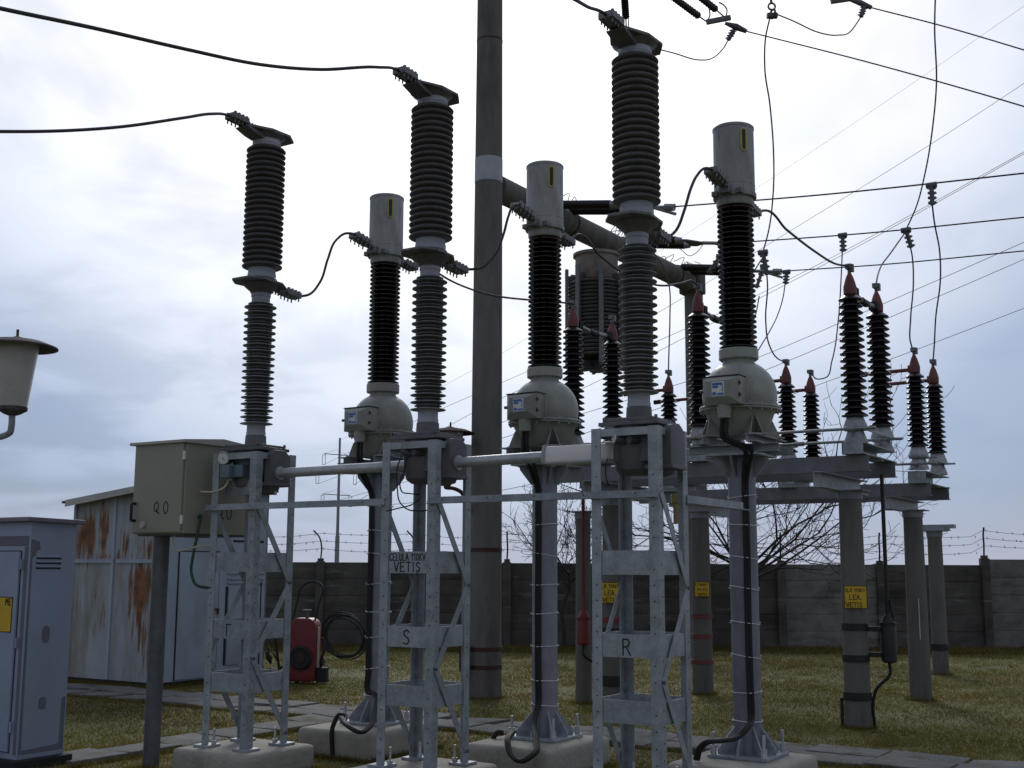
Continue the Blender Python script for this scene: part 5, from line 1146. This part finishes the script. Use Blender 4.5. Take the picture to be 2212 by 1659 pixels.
# cloud deck: project the view direction on a flat layer
sx = N_('ShaderNodeSeparateXYZ'); K(tc.outputs['Generated'], sx.inputs[0])
az = N_('ShaderNodeMath'); az.operation = 'MAXIMUM'; az.inputs[1].default_value = 0; K(sx.outputs['Z'], az.inputs[0])
ad = N_('ShaderNodeMath'); ad.operation = 'ADD'; ad.inputs[1].default_value = .22; K(az.outputs[0], ad.inputs[0])
dv = N_('ShaderNodeVectorMath'); dv.operation = 'DIVIDE'; cb = N_('ShaderNodeCombineXYZ')
for i in range(3): K(ad.outputs[0], cb.inputs[i])
K(tc.outputs['Generated'], dv.inputs[0]); K(cb.outputs[0], dv.inputs[1])
mp = N_('ShaderNodeMapping'); mp.inputs['Rotation'].default_value = (0, 0, R(24)); mp.inputs['Scale'].default_value = (1.35, 1.15, .2); K(dv.outputs[0], mp.inputs[0])
nz = N_('ShaderNodeTexNoise'); nz.inputs['Scale'].default_value = 2.4; nz.inputs['Detail'].default_value = 7; nz.inputs['Roughness'].default_value = .50; nz.inputs['Distortion'].default_value = .35; K(mp.outputs[0], nz.inputs['Vector'])
cr2 = N_('ShaderNodeMapRange'); cr2.inputs[1].default_value = .34; cr2.inputs[2].default_value = .64; cr2.inputs[3].default_value = .80; cr2.inputs[4].default_value = 1.16; cr2.interpolation_type = 'SMOOTHSTEP'; K(nz.outputs['Fac'], cr2.inputs[0])
sdx = N_('ShaderNodeMapRange'); sdx.inputs[1].default_value = -.38; sdx.inputs[2].default_value = .12; sdx.inputs[3].default_value = 1.0; sdx.inputs[4].default_value = .38; K(sx.outputs['X'], sdx.inputs[0])
cmix = N_('ShaderNodeMix'); cmix.data_type = 'FLOAT'; K(sdx.outputs[0], cmix.inputs[0]); cmix.inputs[2].default_value = 1.0; K(cr2.outputs[0], cmix.inputs[3])
ml = N_('ShaderNodeVectorMath'); ml.operation = 'SCALE'; K(rp.outputs[0], ml.inputs[0]); K(cmix.outputs[0], ml.inputs['Scale'])
thin = N_('ShaderNodeMapRange'); thin.inputs[1].default_value = .34; thin.inputs[2].default_value = .62; thin.inputs[3].default_value = .10; thin.inputs[4].default_value = .02; K(nz.outputs['Fac'], thin.inputs[0])
mx = N_('ShaderNodeMix'); mx.data_type = 'RGBA'; K(thin.outputs[0], mx.inputs[0]); K(ml.outputs[0], mx.inputs[6]); sc_ = N_('ShaderNodeMix'); sc_.data_type = 'RGBA'; sc_.blend_type = 'MULTIPLY'; sc_.inputs[0].default_value = 1; K(sky.outputs[0], sc_.inputs[6]); sc_.inputs[7].default_value = (.55, .85, 1.5, 1); K(sc_.outputs[2], mx.inputs[7]); hz = N_('ShaderNodeMapRange'); hz.inputs[1].default_value = .0; hz.inputs[2].default_value = .07; hz.inputs[3].default_value = .55; hz.inputs[4].default_value = 0; K(az.outputs[0], hz.inputs[0])
hm = N_('ShaderNodeMix'); hm.data_type = 'RGBA'; K(hz.outputs[0], hm.inputs[0]); K(mx.outputs[2], hm.inputs[6]); hm.inputs[7].default_value = (5.6, 5.5, 6.7, 1); K(hm.outputs[2], bg.inputs[0])
sl = bpy.data.lights.new('sun', 'SUN'); sl.energy = 1.0; sl.angle = R(14); sl.color = (1, .96, .9); so = bpy.data.objects.new('sun', sl); COL.objects.link(so)
so.rotation_euler = sd.to_track_quat('Z', 'Y').to_euler(); so.location = (0, 0, 20)
S.view_settings.view_transform = 'Standard'; S.view_settings.look = 'None'; S.view_settings.exposure = 0; S.view_settings.gamma = 1
S.cycles.max_bounces = 6
